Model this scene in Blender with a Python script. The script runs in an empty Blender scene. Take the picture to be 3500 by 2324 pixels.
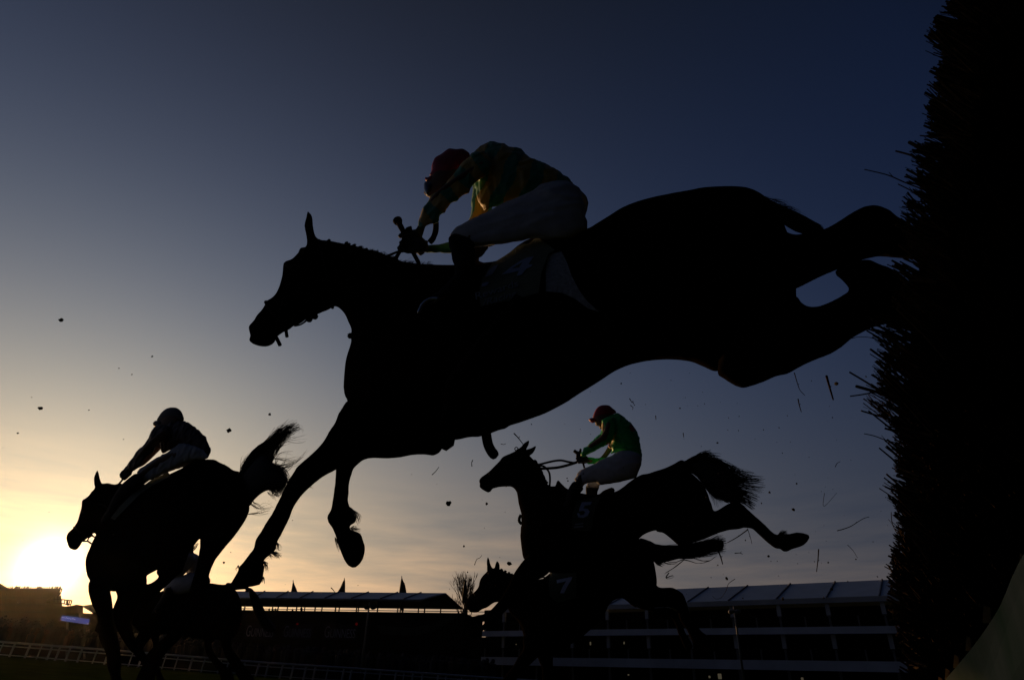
import bpy, math, random
import numpy as np
from mathutils import Vector, Matrix
from mathutils.geometry import delaunay_2d_cdt

# ------------------------------------------------------------------ camera
SC = bpy.context.scene
COL = SC.collection
FOC = 2132.0
TH, RO = math.radians(28.5), math.radians(1.8)
CAM = np.array([0.0, 0.0, 0.35])
Fw = np.array([0, math.cos(TH), math.sin(TH)])
_r0 = np.array([1.0, 0, 0]); _u0 = np.array([0, -math.sin(TH), math.cos(TH)])
Rt = math.cos(RO) * _r0 + math.sin(RO) * _u0
Up = -math.sin(RO) * _r0 + math.cos(RO) * _u0
cd = bpy.data.cameras.new('camera'); cam = bpy.data.objects.new('camera', cd); COL.objects.link(cam)
cd.sensor_fit = 'HORIZONTAL'; cd.sensor_width = 36.0; cd.lens = 36.0 * FOC / 3500.0
cd.clip_start = 0.05; cd.clip_end = 3000
cam.matrix_world = Matrix(((Rt[0], Up[0], -Fw[0], CAM[0]), (Rt[1], Up[1], -Fw[1], CAM[1]),
                           (Rt[2], Up[2], -Fw[2], CAM[2]), (0, 0, 0, 1)))
SC.camera = cam

# ------------------------------------------------------------------ world: evening sky, low sun on the left
SUN = np.array([-0.56258132, 0.81983777, 0.10662223])
W = bpy.data.worlds.new('World'); SC.world = W; W.use_nodes = True
nt = W.node_tree; N = nt.nodes; L = nt.links; N.clear()
def nd(t, **kw):
    n = N.new(t)
    for k, v in kw.items(): setattr(n, k, v)
    return n
def mth(op, a, b=None, c=None):
    n = nd('ShaderNodeMath', operation=op)
    for i, v in enumerate((a, b, c)):
        if v is None: continue
        if isinstance(v, (int, float)): n.inputs[i].default_value = v
        else: L.new(v, n.inputs[i])
    return n.outputs[0]
tc = nd('ShaderNodeTexCoord')
sep = nd('ShaderNodeSeparateXYZ'); L.new(tc.outputs['Generated'], sep.inputs[0])
dot = nd('ShaderNodeVectorMath', operation='DOT_PRODUCT'); L.new(tc.outputs['Generated'], dot.inputs[0]); dot.inputs[1].default_value = tuple(SUN)
ang0 = mth('ARCCOSINE', mth('MINIMUM', dot.outputs['Value'], 1.0))
elv0 = mth('ARCSINE', sep.outputs[2])
ang = mth('MINIMUM', ang0, 1.35)
elv = mth('MINIMUM', mth('MAXIMUM', elv0, 0.02), 1.0)
COEF = [[1.2319, 0.6115, -0.5686], [-3.4822, -3.216, -2.2862], [0.3463, 0.4281, 0.3511],
        [-4.7962, -3.0108, 0.0171], [1.848, 0.4467, -1.5875], [0.2679, 0.4653, 0.435]]
terms = [None, ang, mth('MULTIPLY', ang, ang), elv, mth('MULTIPLY', elv, elv), mth('MULTIPLY', ang, elv)]
# thin cloud bars low over the horizon
az = mth('ARCTAN2', sep.outputs[0], sep.outputs[1])
cx = nd('ShaderNodeCombineXYZ'); L.new(mth('MULTIPLY', az, 3.2), cx.inputs[0]); L.new(mth('MULTIPLY', mth('ADD', elv0, mth('MULTIPLY', az, 0.03)), 26.0), cx.inputs[1])
cn = nd('ShaderNodeTexNoise'); cn.inputs['Scale'].default_value = 1.0; cn.inputs['Detail'].default_value = 5.0; cn.inputs['Roughness'].default_value = 0.55
L.new(cx.outputs[0], cn.inputs['Vector'])
cmask = nd('ShaderNodeMapRange', interpolation_type='SMOOTHSTEP'); L.new(elv0, cmask.inputs[0])
cmask.inputs[1].default_value = 0.30; cmask.inputs[2].default_value = 0.12; cmask.inputs[3].default_value = 0.0; cmask.inputs[4].default_value = 1.0
cx2 = nd('ShaderNodeCombineXYZ'); L.new(mth('MULTIPLY', az, 5.0), cx2.inputs[0]); L.new(mth('MULTIPLY', mth('ADD', elv0, mth('MULTIPLY', az, -0.04)), 42.0), cx2.inputs[1])
cn2 = nd('ShaderNodeTexNoise'); cn2.inputs['Scale'].default_value = 1.0; cn2.inputs['Detail'].default_value = 6.0; cn2.inputs['Roughness'].default_value = 0.6; cn2.inputs['Distortion'].default_value = 0.4
L.new(cx2.outputs[0], cn2.inputs['Vector'])
cl = mth('MULTIPLY', mth('ADD', mth('MULTIPLY', mth('SUBTRACT', cn.outputs[0], 0.5), 1.3), mth('MULTIPLY', mth('SUBTRACT', cn2.outputs[0], 0.5), 0.9)), cmask.outputs[0])
dark_back = mth('MULTIPLY', mth('MAXIMUM', mth('SUBTRACT', ang0, 1.35), 0.0), -2.7)
low_band = mth('MULTIPLY', mth('EXPONENT', mth('MULTIPLY', elv, -1 / 0.13)), mth('MINIMUM', mth('MULTIPLY', ang0, 2.5), 1.0))
chan = []
for c in range(3):
    s = mth('ADD', COEF[0][c], dark_back)
    for t, k in zip(terms[1:], COEF[1:]):
        s = mth('MULTIPLY_ADD', t, k[c], s)
    s = mth('MULTIPLY_ADD', cl, (1.15, 0.8, 0.4)[c], s)
    s = mth('MULTIPLY_ADD', low_band, (0.24, 0.10, 0.16)[c], s)
    e = mth('EXPONENT', s)
    g = mth('EXPONENT', mth('MULTIPLY', mth('POWER', mth('DIVIDE', ang0, 0.028), 2.0), -1.0))
    g2 = mth('EXPONENT', mth('MULTIPLY', mth('DIVIDE', ang0, 0.12), -1.0))
    e = mth('MULTIPLY_ADD', g, (2.0, 1.8, 1.5)[c], e)
    e = mth('MULTIPLY_ADD', g2, (0.06, 0.09, 0.16)[c], e)
    chan.append(e)
cmb = nd('ShaderNodeCombineXYZ')
for i in range(3): L.new(chan[i], cmb.inputs[i])
bg = nd('ShaderNodeBackground'); L.new(cmb.outputs[0], bg.inputs[0]); bg.inputs[1].default_value = 1.0
wo = nd('ShaderNodeOutputWorld'); L.new(bg.outputs[0], wo.inputs[0])

sd = bpy.data.lights.new('sun', 'SUN'); so = bpy.data.objects.new('sun', sd); COL.objects.link(so)
sd.energy = 2.0; sd.angle = math.radians(0.5); sd.color = (1.0, 0.55, 0.22)
so.rotation_euler = Vector(tuple(SUN)).to_track_quat('Z', 'Y').to_euler()
SC.view_settings.view_transform = 'Standard'; SC.view_settings.look = 'None'
SC.view_settings.exposure = 0.0; SC.view_settings.gamma = 1.0

# ------------------------------------------------------------------ projection helpers
def ray(x, y):
    x = np.asarray(x, float); y = np.asarray(y, float)
    return Fw + np.multiply.outer((x - 1750) / FOC, Rt) - np.multiply.outer((y - 1162) / FOC, Up)
def P(x, y, d):
    return CAM + ray(x, y) * (np.asarray(d, float)[..., None] if np.ndim(d) else d)
def proj(co):
    v = np.asarray(co) - CAM
    z = v @ Fw
    return 1750 + FOC * (v @ Rt) / z, 1162 - FOC * (v @ Up) / z, z
def vplane(a, b):
    """depth of a vertical plane through two pixel/depth anchors"""
    p, q = P(*a), P(*b)
    n = np.array([-(q - p)[1], (q - p)[0], 0.0]); n /= np.linalg.norm(n)
    k = n @ (p - CAM)
    return lambda x, y: k / (ray(x, y) @ n)
def Z(x0, y0, s, pts):
    return [(x0 + x / s, y0 + y / s) for x, y in pts]
ZA = lambda *p: Z(800, 650, 2.61375, p)
ZB = lambda *p: Z(1250, 420, 2.24, p)
ZC = lambda *p: Z(1900, 560, 1.8169, p)
ZD = lambda *p: Z(700, 1300, 2.091, p)
ZE = lambda *p: Z(200, 1350, 2.24, p)
ZF = lambda *p: Z(1500, 1350, 2.61375, p)
ZX = lambda *p: Z(2000, 1350, 2.3233, p)
ZH = lambda *p: Z(1500, 1800, 2.362, p)
ZG = lambda *p: Z(0, 1800, 2.6244, p)
ZS = lambda *p: Z(700, 1900, 2.362, p)
ZR = lambda *p: Z(2300, 1850, 2.362, p)
ZT = lambda *p: Z(1420, 850, 3.9367, p)

# ------------------------------------------------------------------ object helpers
rnd = random.Random(7)
def link(o, parent=None):
    COL.objects.link(o)
    if parent is not None:
        o.parent = parent
        o.matrix_parent_inverse = parent.matrix_world.inverted()
    return o
def tag(o, label=None, cat=None, group=None, kind=None):
    if label: o['label'] = label
    if cat: o['category'] = cat
    if group: o['group'] = group
    if kind: o['kind'] = kind
    return o
def empty(name, loc, label, cat, group=None):
    o = bpy.data.objects.new(name, None); o.location = tuple(loc); o.empty_display_size = 0.1
    o.matrix_world = Matrix.Translation(tuple(loc))
    COL.objects.link(o)
    return tag(o, label, cat, group)
class MB:
    def __init__(s): s.v = []; s.f = []
    def add(s, v, f):
        b = len(s.v); s.v.extend([tuple(map(float, p)) for p in v]); s.f.extend([tuple(i + b for i in q) for q in f]); return s
    def prism(s, poly, ext):
        """front polygon of world points pushed back along ext"""
        n = len(poly); ext = np.asarray(ext)
        v = [np.asarray(p) for p in poly] + [np.asarray(p) + ext for p in poly]
        f = [tuple(range(n)), tuple(range(2 * n - 1, n - 1, -1))] + [(i, n + i, n + (i + 1) % n, (i + 1) % n) for i in range(n)]
        return s.add(v, f)
    def tube(s, pts, rad, n=6):
        pts = [np.asarray(p, float) for p in pts]; m = len(pts)
        if np.ndim(rad) == 0: rad = [rad] * m
        v = []; f = []; ref = np.array([0.31, 0.2, 0.93])
        for i, p in enumerate(pts):
            t = pts[min(i + 1, m - 1)] - pts[max(i - 1, 0)]
            t = t / (np.linalg.norm(t) + 1e-12)
            a = np.cross(t, ref); la = np.linalg.norm(a)
            if la < 1e-3: a = np.cross(t, np.array([1.0, 0, 0])); la = np.linalg.norm(a)
            a /= la; b = np.cross(t, a)
            for k in range(n):
                c = 2 * math.pi * k / n
                v.append(p + rad[i] * (math.cos(c) * a + math.sin(c) * b))
        for i in range(m - 1):
            for k in range(n):
                k2 = (k + 1) % n
                f.append((i * n + k, i * n + k2, (i + 1) * n + k2, (i + 1) * n + k))
        f.append(tuple(range(n - 1, -1, -1))); f.append(tuple((m - 1) * n + k for k in range(n)))
        return s.add(v, f)
    def box(s, c, u, v, w):
        c, u, v, w = map(np.asarray, (c, u, v, w))
        q = [c - u / 2 - v / 2 - w / 2 + i * u + j * v + k * w for k in (0, 1) for j in (0, 1) for i in (0, 1)]
        return s.add(q, [(0, 2, 3, 1), (4, 5, 7, 6), (0, 1, 5, 4), (2, 6, 7, 3), (0, 4, 6, 2), (1, 3, 7, 5)])
    def blob(s, c, r, seed=0, jag=0.25):
        rr = random.Random(seed); c = np.asarray(c)
        lat, lon = 5, 7; v = [c + np.array([0, 0, r * (1 + rr.uniform(-jag, jag))])]
        sx, sy, sz = rr.uniform(.7, 1.25), rr.uniform(.7, 1.2), rr.uniform(.6, 1.0)
        for i in range(1, lat):
            a = math.pi * i / lat
            for k in range(lon):
                b = 2 * math.pi * (k + .5 * i) / lon; q = r * (1 + rr.uniform(-jag, jag))
                v.append(c + np.array([sx * q * math.sin(a) * math.cos(b), sy * q * math.sin(a) * math.sin(b), sz * q * math.cos(a)]))
        v.append(c - np.array([0, 0, r])); f = []
        for k in range(lon): f.append((0, 1 + k, 1 + (k + 1) % lon))
        for i in range(lat - 2):
            for k in range(lon):
                a = 1 + i * lon; f.append((a + k, a + lon + k, a + lon + (k + 1) % lon, a + (k + 1) % lon))
        e = len(v) - 1; a = 1 + (lat - 2) * lon
        for k in range(lon): f.append((a + k, e, a + (k + 1) % lon))
        return s.add(v, f)
    def mesh(s, name):
        me = bpy.data.meshes.new(name); me.from_pydata(s.v, [], s.f); me.validate(); me.update(); return me
    def build(s, name, mat, parent=None, smooth=False):
        me = s.mesh(name)
        for m in (mat if isinstance(mat, (list, tuple)) else [mat]): me.materials.append(m)
        if smooth: me.shade_smooth()
        return link(bpy.data.objects.new(name, me), parent)

def spline(pts, step, closed=True):
    p = np.array(pts, float); n = len(p); out = []
    rng = range(n) if closed else range(n - 1)
    for i in rng:
        if closed: a, b, c, d = p[(i - 1) % n], p[i], p[(i + 1) % n], p[(i + 2) % n]
        else: a, b, c, d = p[max(i - 1, 0)], p[i], p[i + 1], p[min(i + 2, n - 1)]
        ln = np.linalg.norm(c - b); m = max(1, int(round(ln / step)))
        # centripetal-ish tangents kept short at sharp corners
        def lim(t, l): 
            q = np.linalg.norm(t); return t * min(1.0, l / (q + 1e-9))
        t1 = lim((c - a) * .5, ln); t2 = lim((d - b) * .5, ln)
        for k in range(m):
            t = k / m; t_2 = t * t; t_3 = t_2 * t
            out.append((2*t_3 - 3*t_2 + 1) * b + (t_3 - 2*t_2 + t) * t1 + (-2*t_3 + 3*t_2) * c + (t_3 - t_2) * t2)
    if not closed: out.append(p[-1])
    return np.array(out)
def inside(poly, X, Y):
    m = np.zeros(X.shape, bool); n = len(poly); j = n - 1
    for i in range(n):
        xi, yi = poly[i]; xj, yj = poly[j]
        c = ((yi > Y) != (yj > Y)) & (X < (xj - xi) * (Y - yi) / (yj - yi + 1e-12) + xi)
        m ^= c; j = i
    return m
class Lobe:
    """a rounded body part grown from its outline: half thickness from a membrane (Poisson) solution, so limbs get round sections"""
    def __init__(s, pts, depth, off=0.0, k=1.0, res=70):
        p = np.array(pts, float); ext = (p.max(0) - p.min(0)).max(); s.g = g = ext / res
        s.poly = poly = spline(pts, min(g * 0.8, max(4.0, g * .5))); s.depth = depth; s.off = off; s.k = k
        s.x0, s.y0 = poly.min(0) - 2 * g; nx, ny = ((poly.max(0) + 2 * g - (s.x0, s.y0)) / g).astype(int) + 2
        X, Y = np.meshgrid(s.x0 + g * np.arange(nx), s.y0 + g * np.arange(ny)); M = inside(poly, X, Y)
        u = np.zeros(M.shape); red = (np.add.outer(np.arange(ny), np.arange(nx)) % 2).astype(bool)
        w = 1.9
        for it in range(420):
            for colr in (red, ~red):
                nb = np.zeros_like(u); nb[1:-1, 1:-1] = u[:-2, 1:-1] + u[2:, 1:-1] + u[1:-1, :-2] + u[1:-1, 2:]
                un = u + w * ((nb + 2 * g * g) / 4 - u)
                mm = M & colr; u[mm] = un[mm]
        s.u = u; s.M = M; s.X = X; s.Y = Y
    def h(s, x, y):
        fx = np.clip((np.asarray(x, float) - s.x0) / s.g, 0, s.u.shape[1] - 1.001); fy = np.clip((np.asarray(y, float) - s.y0) / s.g, 0, s.u.shape[0] - 1.001)
        ix = fx.astype(int); iy = fy.astype(int); a = fx - ix; b = fy - iy
        q = s.u[iy, ix] * (1-a) * (1-b) + s.u[iy, ix+1] * a * (1-b) + s.u[iy+1, ix] * (1-a) * b + s.u[iy+1, ix+1] * a * b
        return np.sqrt(np.maximum(q, 0)) * s.k
    def front(s, x, y, lift=0.015):
        d = s.depth(x, y); return P(x, y, d + s.off - s.h(x, y) * d / FOC - lift)
    def add(s, mb):
        d2 = np.full(s.M.shape, np.inf)
        for q in s.poly: d2 = np.minimum(d2, (s.X - q[0])**2 + (s.Y - q[1])**2)
        I = s.M & (d2 > (0.55 * s.g)**2)
        pts = [Vector(q) for q in s.poly] + [Vector((x, y)) for x, y in zip(s.X[I], s.Y[I])]
        n = len(s.poly)
        V, _, T, _, _, _ = delaunay_2d_cdt(pts, [(i, (i + 1) % n) for i in range(n)], [], 1, 1e-6)
        V = np.array([tuple(v) for v in V]); hh = s.h(V[:, 0], V[:, 1]); cnt = {}
        for t in T:
            for a, b in ((t[0], t[1]), (t[1], t[2]), (t[2], t[0])):
                e = (min(a, b), max(a, b)); cnt[e] = cnt.get(e, 0) + 1
        bd = {i for e, c in cnt.items() if c == 1 for i in e}
        d = s.depth(V[:, 0], V[:, 1]); h = hh * d / FOC
        fr = P(V[:, 0], V[:, 1], d + s.off - h); bk = P(V[:, 0], V[:, 1], d + s.off + h); md = P(V[:, 0], V[:, 1], d + s.off)
        vs = []; mf = {}; mbk = {}
        for i in range(len(V)):
            if i in bd: mf[i] = mbk[i] = len(vs); vs.append(md[i])
            else: mf[i] = len(vs); vs.append(fr[i]); mbk[i] = len(vs); vs.append(bk[i])
        fs = [tuple(mf[i] for i in t) for t in T] + [tuple(mbk[i] for i in reversed(t)) for t in T]
        mb.add(vs, fs)
def limb(mb, pts, depth, n=12):
    """rounded chain through (px, py, radius_px, depth offset)"""
    q = spline([(p[0], p[1]) for p in pts], 1e9 if len(pts) < 3 else 14, closed=False)
    key = np.array([p[:2] for p in pts]); L_ = np.r_[0, np.cumsum(np.linalg.norm(np.diff(key, axis=0), axis=1))]
    tq = np.r_[0, np.cumsum(np.linalg.norm(np.diff(q, axis=0), axis=1))]; tq *= L_[-1] / tq[-1]
    r = np.interp(tq, L_, [p[2] for p in pts]); o = np.interp(tq, L_, [p[3] if len(p) > 3 else 0 for p in pts])
    W_ = []; Rr = []
    for (x, y), a, b in zip(q, r, o):
        d = float(depth(x, y)); W_.append(P(x, y, d + b)); Rr.append(a * d / FOC)
    # rounded ends
    W_ = [W_[0] + (W_[0] - W_[1]) / np.linalg.norm(W_[0] - W_[1]) * Rr[0] * .7] + W_ + [W_[-1] + (W_[-1] - W_[-2]) / np.linalg.norm(W_[-1] - W_[-2]) * Rr[-1] * .7]
    mb.tube(W_, [Rr[0] * .55] + Rr + [Rr[-1] * .55], n)
def remesh(mb, name, mats, parent=None, voxel=0.012, smooth=4):
    me = mb.mesh(name + '_raw'); o = bpy.data.objects.new('raw', me); COL.objects.link(o)
    m = o.modifiers.new('r', 'REMESH'); m.mode = 'VOXEL'; m.voxel_size = voxel; m.adaptivity = 0.0
    if smooth:
        sm = o.modifiers.new('s', 'SMOOTH'); sm.factor = 0.5; sm.iterations = smooth
    dg = bpy.context.evaluated_depsgraph_get(); dg.update()
    out = bpy.data.meshes.new_from_object(o.evaluated_get(dg)); out.name = name
    bpy.data.objects.remove(o); bpy.data.meshes.remove(me)
    out.materials.clear()
    for x in (mats if isinstance(mats, (list, tuple)) else [mats]): out.materials.append(x)
    out.shade_smooth()
    return link(bpy.data.objects.new(name, out), parent)
def wrinkle(o, amp=.005, wave=.09, seed=1, bias=(.4, .4, 1.0)):
    me = o.data; n = len(me.vertices); c = np.empty(n * 3); me.vertices.foreach_get('co', c); c = c.reshape(-1, 3); nr = np.empty(n * 3); me.vertices.foreach_get('normal', nr); nr = nr.reshape(-1, 3)
    rs = np.random.RandomState(seed); w = np.zeros((n, 3)); 
    for k in range(3): w[:, k] = .35 * wave * np.sin(c @ rs.normal(0, 1, 3) * 6.28 / (wave * 2.2) + rs.rand() * 6)
    h = np.zeros(n)
    for k in range(7):
        d = rs.normal(0, 1, 3) * bias; d /= np.linalg.norm(d); l = wave * rs.uniform(.45, 1.6)
        h += (1 - 2 * np.abs(np.sin((c + w) @ d * 3.14 / l + rs.rand() * 6))) * l / wave
    c += nr * (h * amp / 3)[:, None]; me.vertices.foreach_set('co', c.ravel()); me.update(); return o
def paint_faces(o, fn):
    me = o.data; c = np.empty(len(me.polygons) * 3); me.polygons.foreach_get('center', c); c = c.reshape(-1, 3)
    x, y, _ = proj(c); idx = fn(x, y).astype(np.int32); me.polygons.foreach_set('material_index', idx)
def strands(mb, guides, n, depth, r=1.6, spread=0.05, off=0.0, seed=1, curl=6.0, lmin=.6, thick=0.06, sides=3):
    rr = random.Random(seed); K = 9; G = []
    for g in guides:
        q = spline(g, 8, closed=False); idx = np.linspace(0, len(q) - 1, K); i0 = idx.astype(int); i1 = np.minimum(i0 + 1, len(q) - 1); f = (idx - i0)[:, None]
        G.append(q[i0] * (1 - f) + q[i1] * f)
    G = np.array(G)
    for _ in range(n):
        t = rr.random() * (len(G) - 1) if len(G) > 1 else 0; i = min(int(t), max(len(G) - 2, 0)); f = t - i
        c = G[i] * (1 - f) + G[min(i + 1, len(G) - 1)] * f
        ln = rr.uniform(lmin, 1.0); tt = np.linspace(0, ln, K) * (K - 1); a = np.minimum(tt.astype(int), K - 2); b = (tt - a)[:, None]
        c = c[a] * (1 - b) + c[a + 1] * b
        ph = rr.random() * 6.3; am = rr.gauss(0, curl); s = np.linspace(0, 1, K)
        dirn = np.gradient(c, axis=0); nrm = np.stack([-dirn[:, 1], dirn[:, 0]], 1); nrm /= (np.linalg.norm(nrm, axis=1)[:, None] + 1e-9)
        c = c + nrm * (am * s * np.sin(ph + s * 5))[:, None] + nrm * (rr.gauss(0, spread) * 100 * s)[:, None]
        o = off + rr.uniform(-thick, thick)
        d = depth(c[:, 0], c[:, 1]); w = P(c[:, 0], c[:, 1], d + o)
        rad = r * rr.uniform(.6, 1.3) * d / FOC * np.linspace(1, .25, K)
        mb.tube(list(w), list(rad), sides)
def plate(polys, surf, thick, mat, name, parent, step=10):
    """flat shapes (outlines in the picture, optional holes) laid on a curved surface"""
    mb = MB()
    for outer, holes in polys:
        rings = [spline(outer, step) if len(outer) > 40 else np.array(sub(outer, step))] + [np.array(sub(h, step)) for h in holes]
        pts = []; ed = []
        for r_ in rings:
            b = len(pts); pts += [Vector(q) for q in r_]; ed += [(b + i, b + (i + 1) % len(r_)) for i in range(len(r_))]
        lo = rings[0].min(0); hi = rings[0].max(0); X, Y = np.meshgrid(np.arange(lo[0], hi[0], step), np.arange(lo[1], hi[1], step))
        M = inside(rings[0], X, Y)
        for h in rings[1:]: M &= ~inside(h, X, Y)
        pts += [Vector((x, y)) for x, y in zip(X[M], Y[M])]
        V, _, T, _, _, _ = delaunay_2d_cdt(pts, ed, [], 1 if len(rings) == 1 else 0, 1e-6)
        V = np.array([tuple(v) for v in V])
        if len(rings) > 1:
            c = np.array([(V[t[0]] + V[t[1]] + V[t[2]]) / 3 for t in T]); ok = inside(rings[0], c[:, 0], c[:, 1])
            for h in rings[1:]: ok &= ~inside(h, c[:, 0], c[:, 1])
            T = [t for t, k in zip(T, ok) if k]
        A = surf(V[:, 0], V[:, 1]); dirs = A - CAM; dirs /= np.linalg.norm(dirs, axis=1)[:, None]; B = A + dirs * thick
        n = len(V); cnt = {}
        for t in T:
            for a, b in ((t[0], t[1]), (t[1], t[2]), (t[2], t[0])): cnt.setdefault((min(a, b), max(a, b)), []).append((a, b))
        F_ = [tuple(t) for t in T] + [tuple(n + i for i in reversed(t)) for t in T]
        F_ += [(e[0][1], e[0][0], n + e[0][0], n + e[0][1]) for e in cnt.values() if len(e) == 1]
        mb.add(np.r_[A, B], F_)
    return mb.build(name, mat, parent)
def sub(p, step):
    out = []
    for i in range(len(p)):
        a = np.array(p[i], float); b = np.array(p[(i + 1) % len(p)], float); m = max(1, int(np.linalg.norm(b - a) / step))
        out += [a + (b - a) * k / m for k in range(m)]
    return out
def text_mesh(txt, place, mat, name, parent, thick=0.01, shear=0.0, refine=True):
    """real lettering: the font outline is mapped by place(u, v) -> world point, u,v in text heights"""
    cu = bpy.data.curves.new('t', 'FONT'); cu.body = txt; cu.shear = shear; cu.extrude = 0.0; cu.resolution_u = 4
    o = bpy.data.objects.new('t', cu); COL.objects.link(o); dg = bpy.context.evaluated_depsgraph_get(); dg.update()
    me = bpy.data.meshes.new_from_object(o.evaluated_get(dg)); bpy.data.objects.remove(o); bpy.data.curves.remove(cu)
    co = np.array([v.co[:] for v in me.vertices]); wd = co[:, 0].max()
    A = np.array([place(c[0] / wd, c[1] / 0.72, c[0]) for c in co]); d = A - CAM; d /= np.linalg.norm(d, axis=1)[:, None]
    F_ = [tuple(p.vertices) for p in me.polygons]; n = len(co); bpy.data.meshes.remove(me)
    cnt = {}
    for t in F_:
        for a, b in zip(t, t[1:] + t[:1]): cnt.setdefault((min(a, b), max(a, b)), []).append((a, b))
    mb = MB(); mb.add(np.r_[A, A + d * thick], F_ + [tuple(n + i for i in reversed(t)) for t in F_] + [(e[0][1], e[0][0], n + e[0][0], n + e[0][1]) for e in cnt.values() if len(e) == 1])
    return mb.build(name, mat, parent)

# ------------------------------------------------------------------ materials
def mat(name, col, rough=0.7, var=0.25, scale=8.0, metal=0.0, spec=0.4, bump=0.0, sheen=0.0, stretch=None, col2=None, trans=0.0):
    m = bpy.data.materials.new(name); m.use_nodes = True; t = m.node_tree; b = t.nodes['Principled BSDF']
    tx = t.nodes.new('ShaderNodeTexCoord'); mp = t.nodes.new('ShaderNodeMapping'); t.links.new(tx.outputs['Object'], mp.inputs[0])
    if stretch: mp.inputs['Scale'].default_value = stretch
    n = t.nodes.new('ShaderNodeTexNoise'); n.inputs['Scale'].default_value = scale; n.inputs['Detail'].default_value = 6.0
    t.links.new(mp.outputs[0], n.inputs['Vector'])
    r = t.nodes.new('ShaderNodeValToRGB'); r.color_ramp.elements[0].position = 0.3; r.color_ramp.elements[1].position = 0.7
    c2 = col2 or tuple(min(1, c * (1 + var)) for c in col)
    r.color_ramp.elements[0].color = (*[c * (1 - var) for c in col], 1); r.color_ramp.elements[1].color = (*c2, 1)
    t.links.new(n.outputs[0], r.inputs[0]); t.links.new(r.outputs[0], b.inputs['Base Color'])
    b.inputs['Roughness'].default_value = rough; b.inputs['Metallic'].default_value = metal; b.inputs['Specular IOR Level'].default_value = spec
    if sheen: b.inputs['Sheen Weight'].default_value = sheen
    if trans: b.inputs['Transmission Weight'].default_value = trans
    if bump:
        bp = t.nodes.new('ShaderNodeBump'); bp.inputs['Strength'].default_value = bump; bp.inputs['Distance'].default_value = 0.02
        t.links.new(n.outputs[0], bp.inputs['Height']); t.links.new(bp.outputs[0], b.inputs['Normal'])
    return m
def glow(name, col, s):
    m = bpy.data.materials.new(name); m.use_nodes = True; t = m.node_tree; b = t.nodes['Principled BSDF']
    b.inputs['Base Color'].default_value = (*[c * .3 for c in col], 1); b.inputs['Emission Color'].default_value = (*col, 1); b.inputs['Emission Strength'].default_value = s
    n = t.nodes.new('ShaderNodeTexNoise'); n.inputs['Scale'].default_value = .3
    return m
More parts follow.
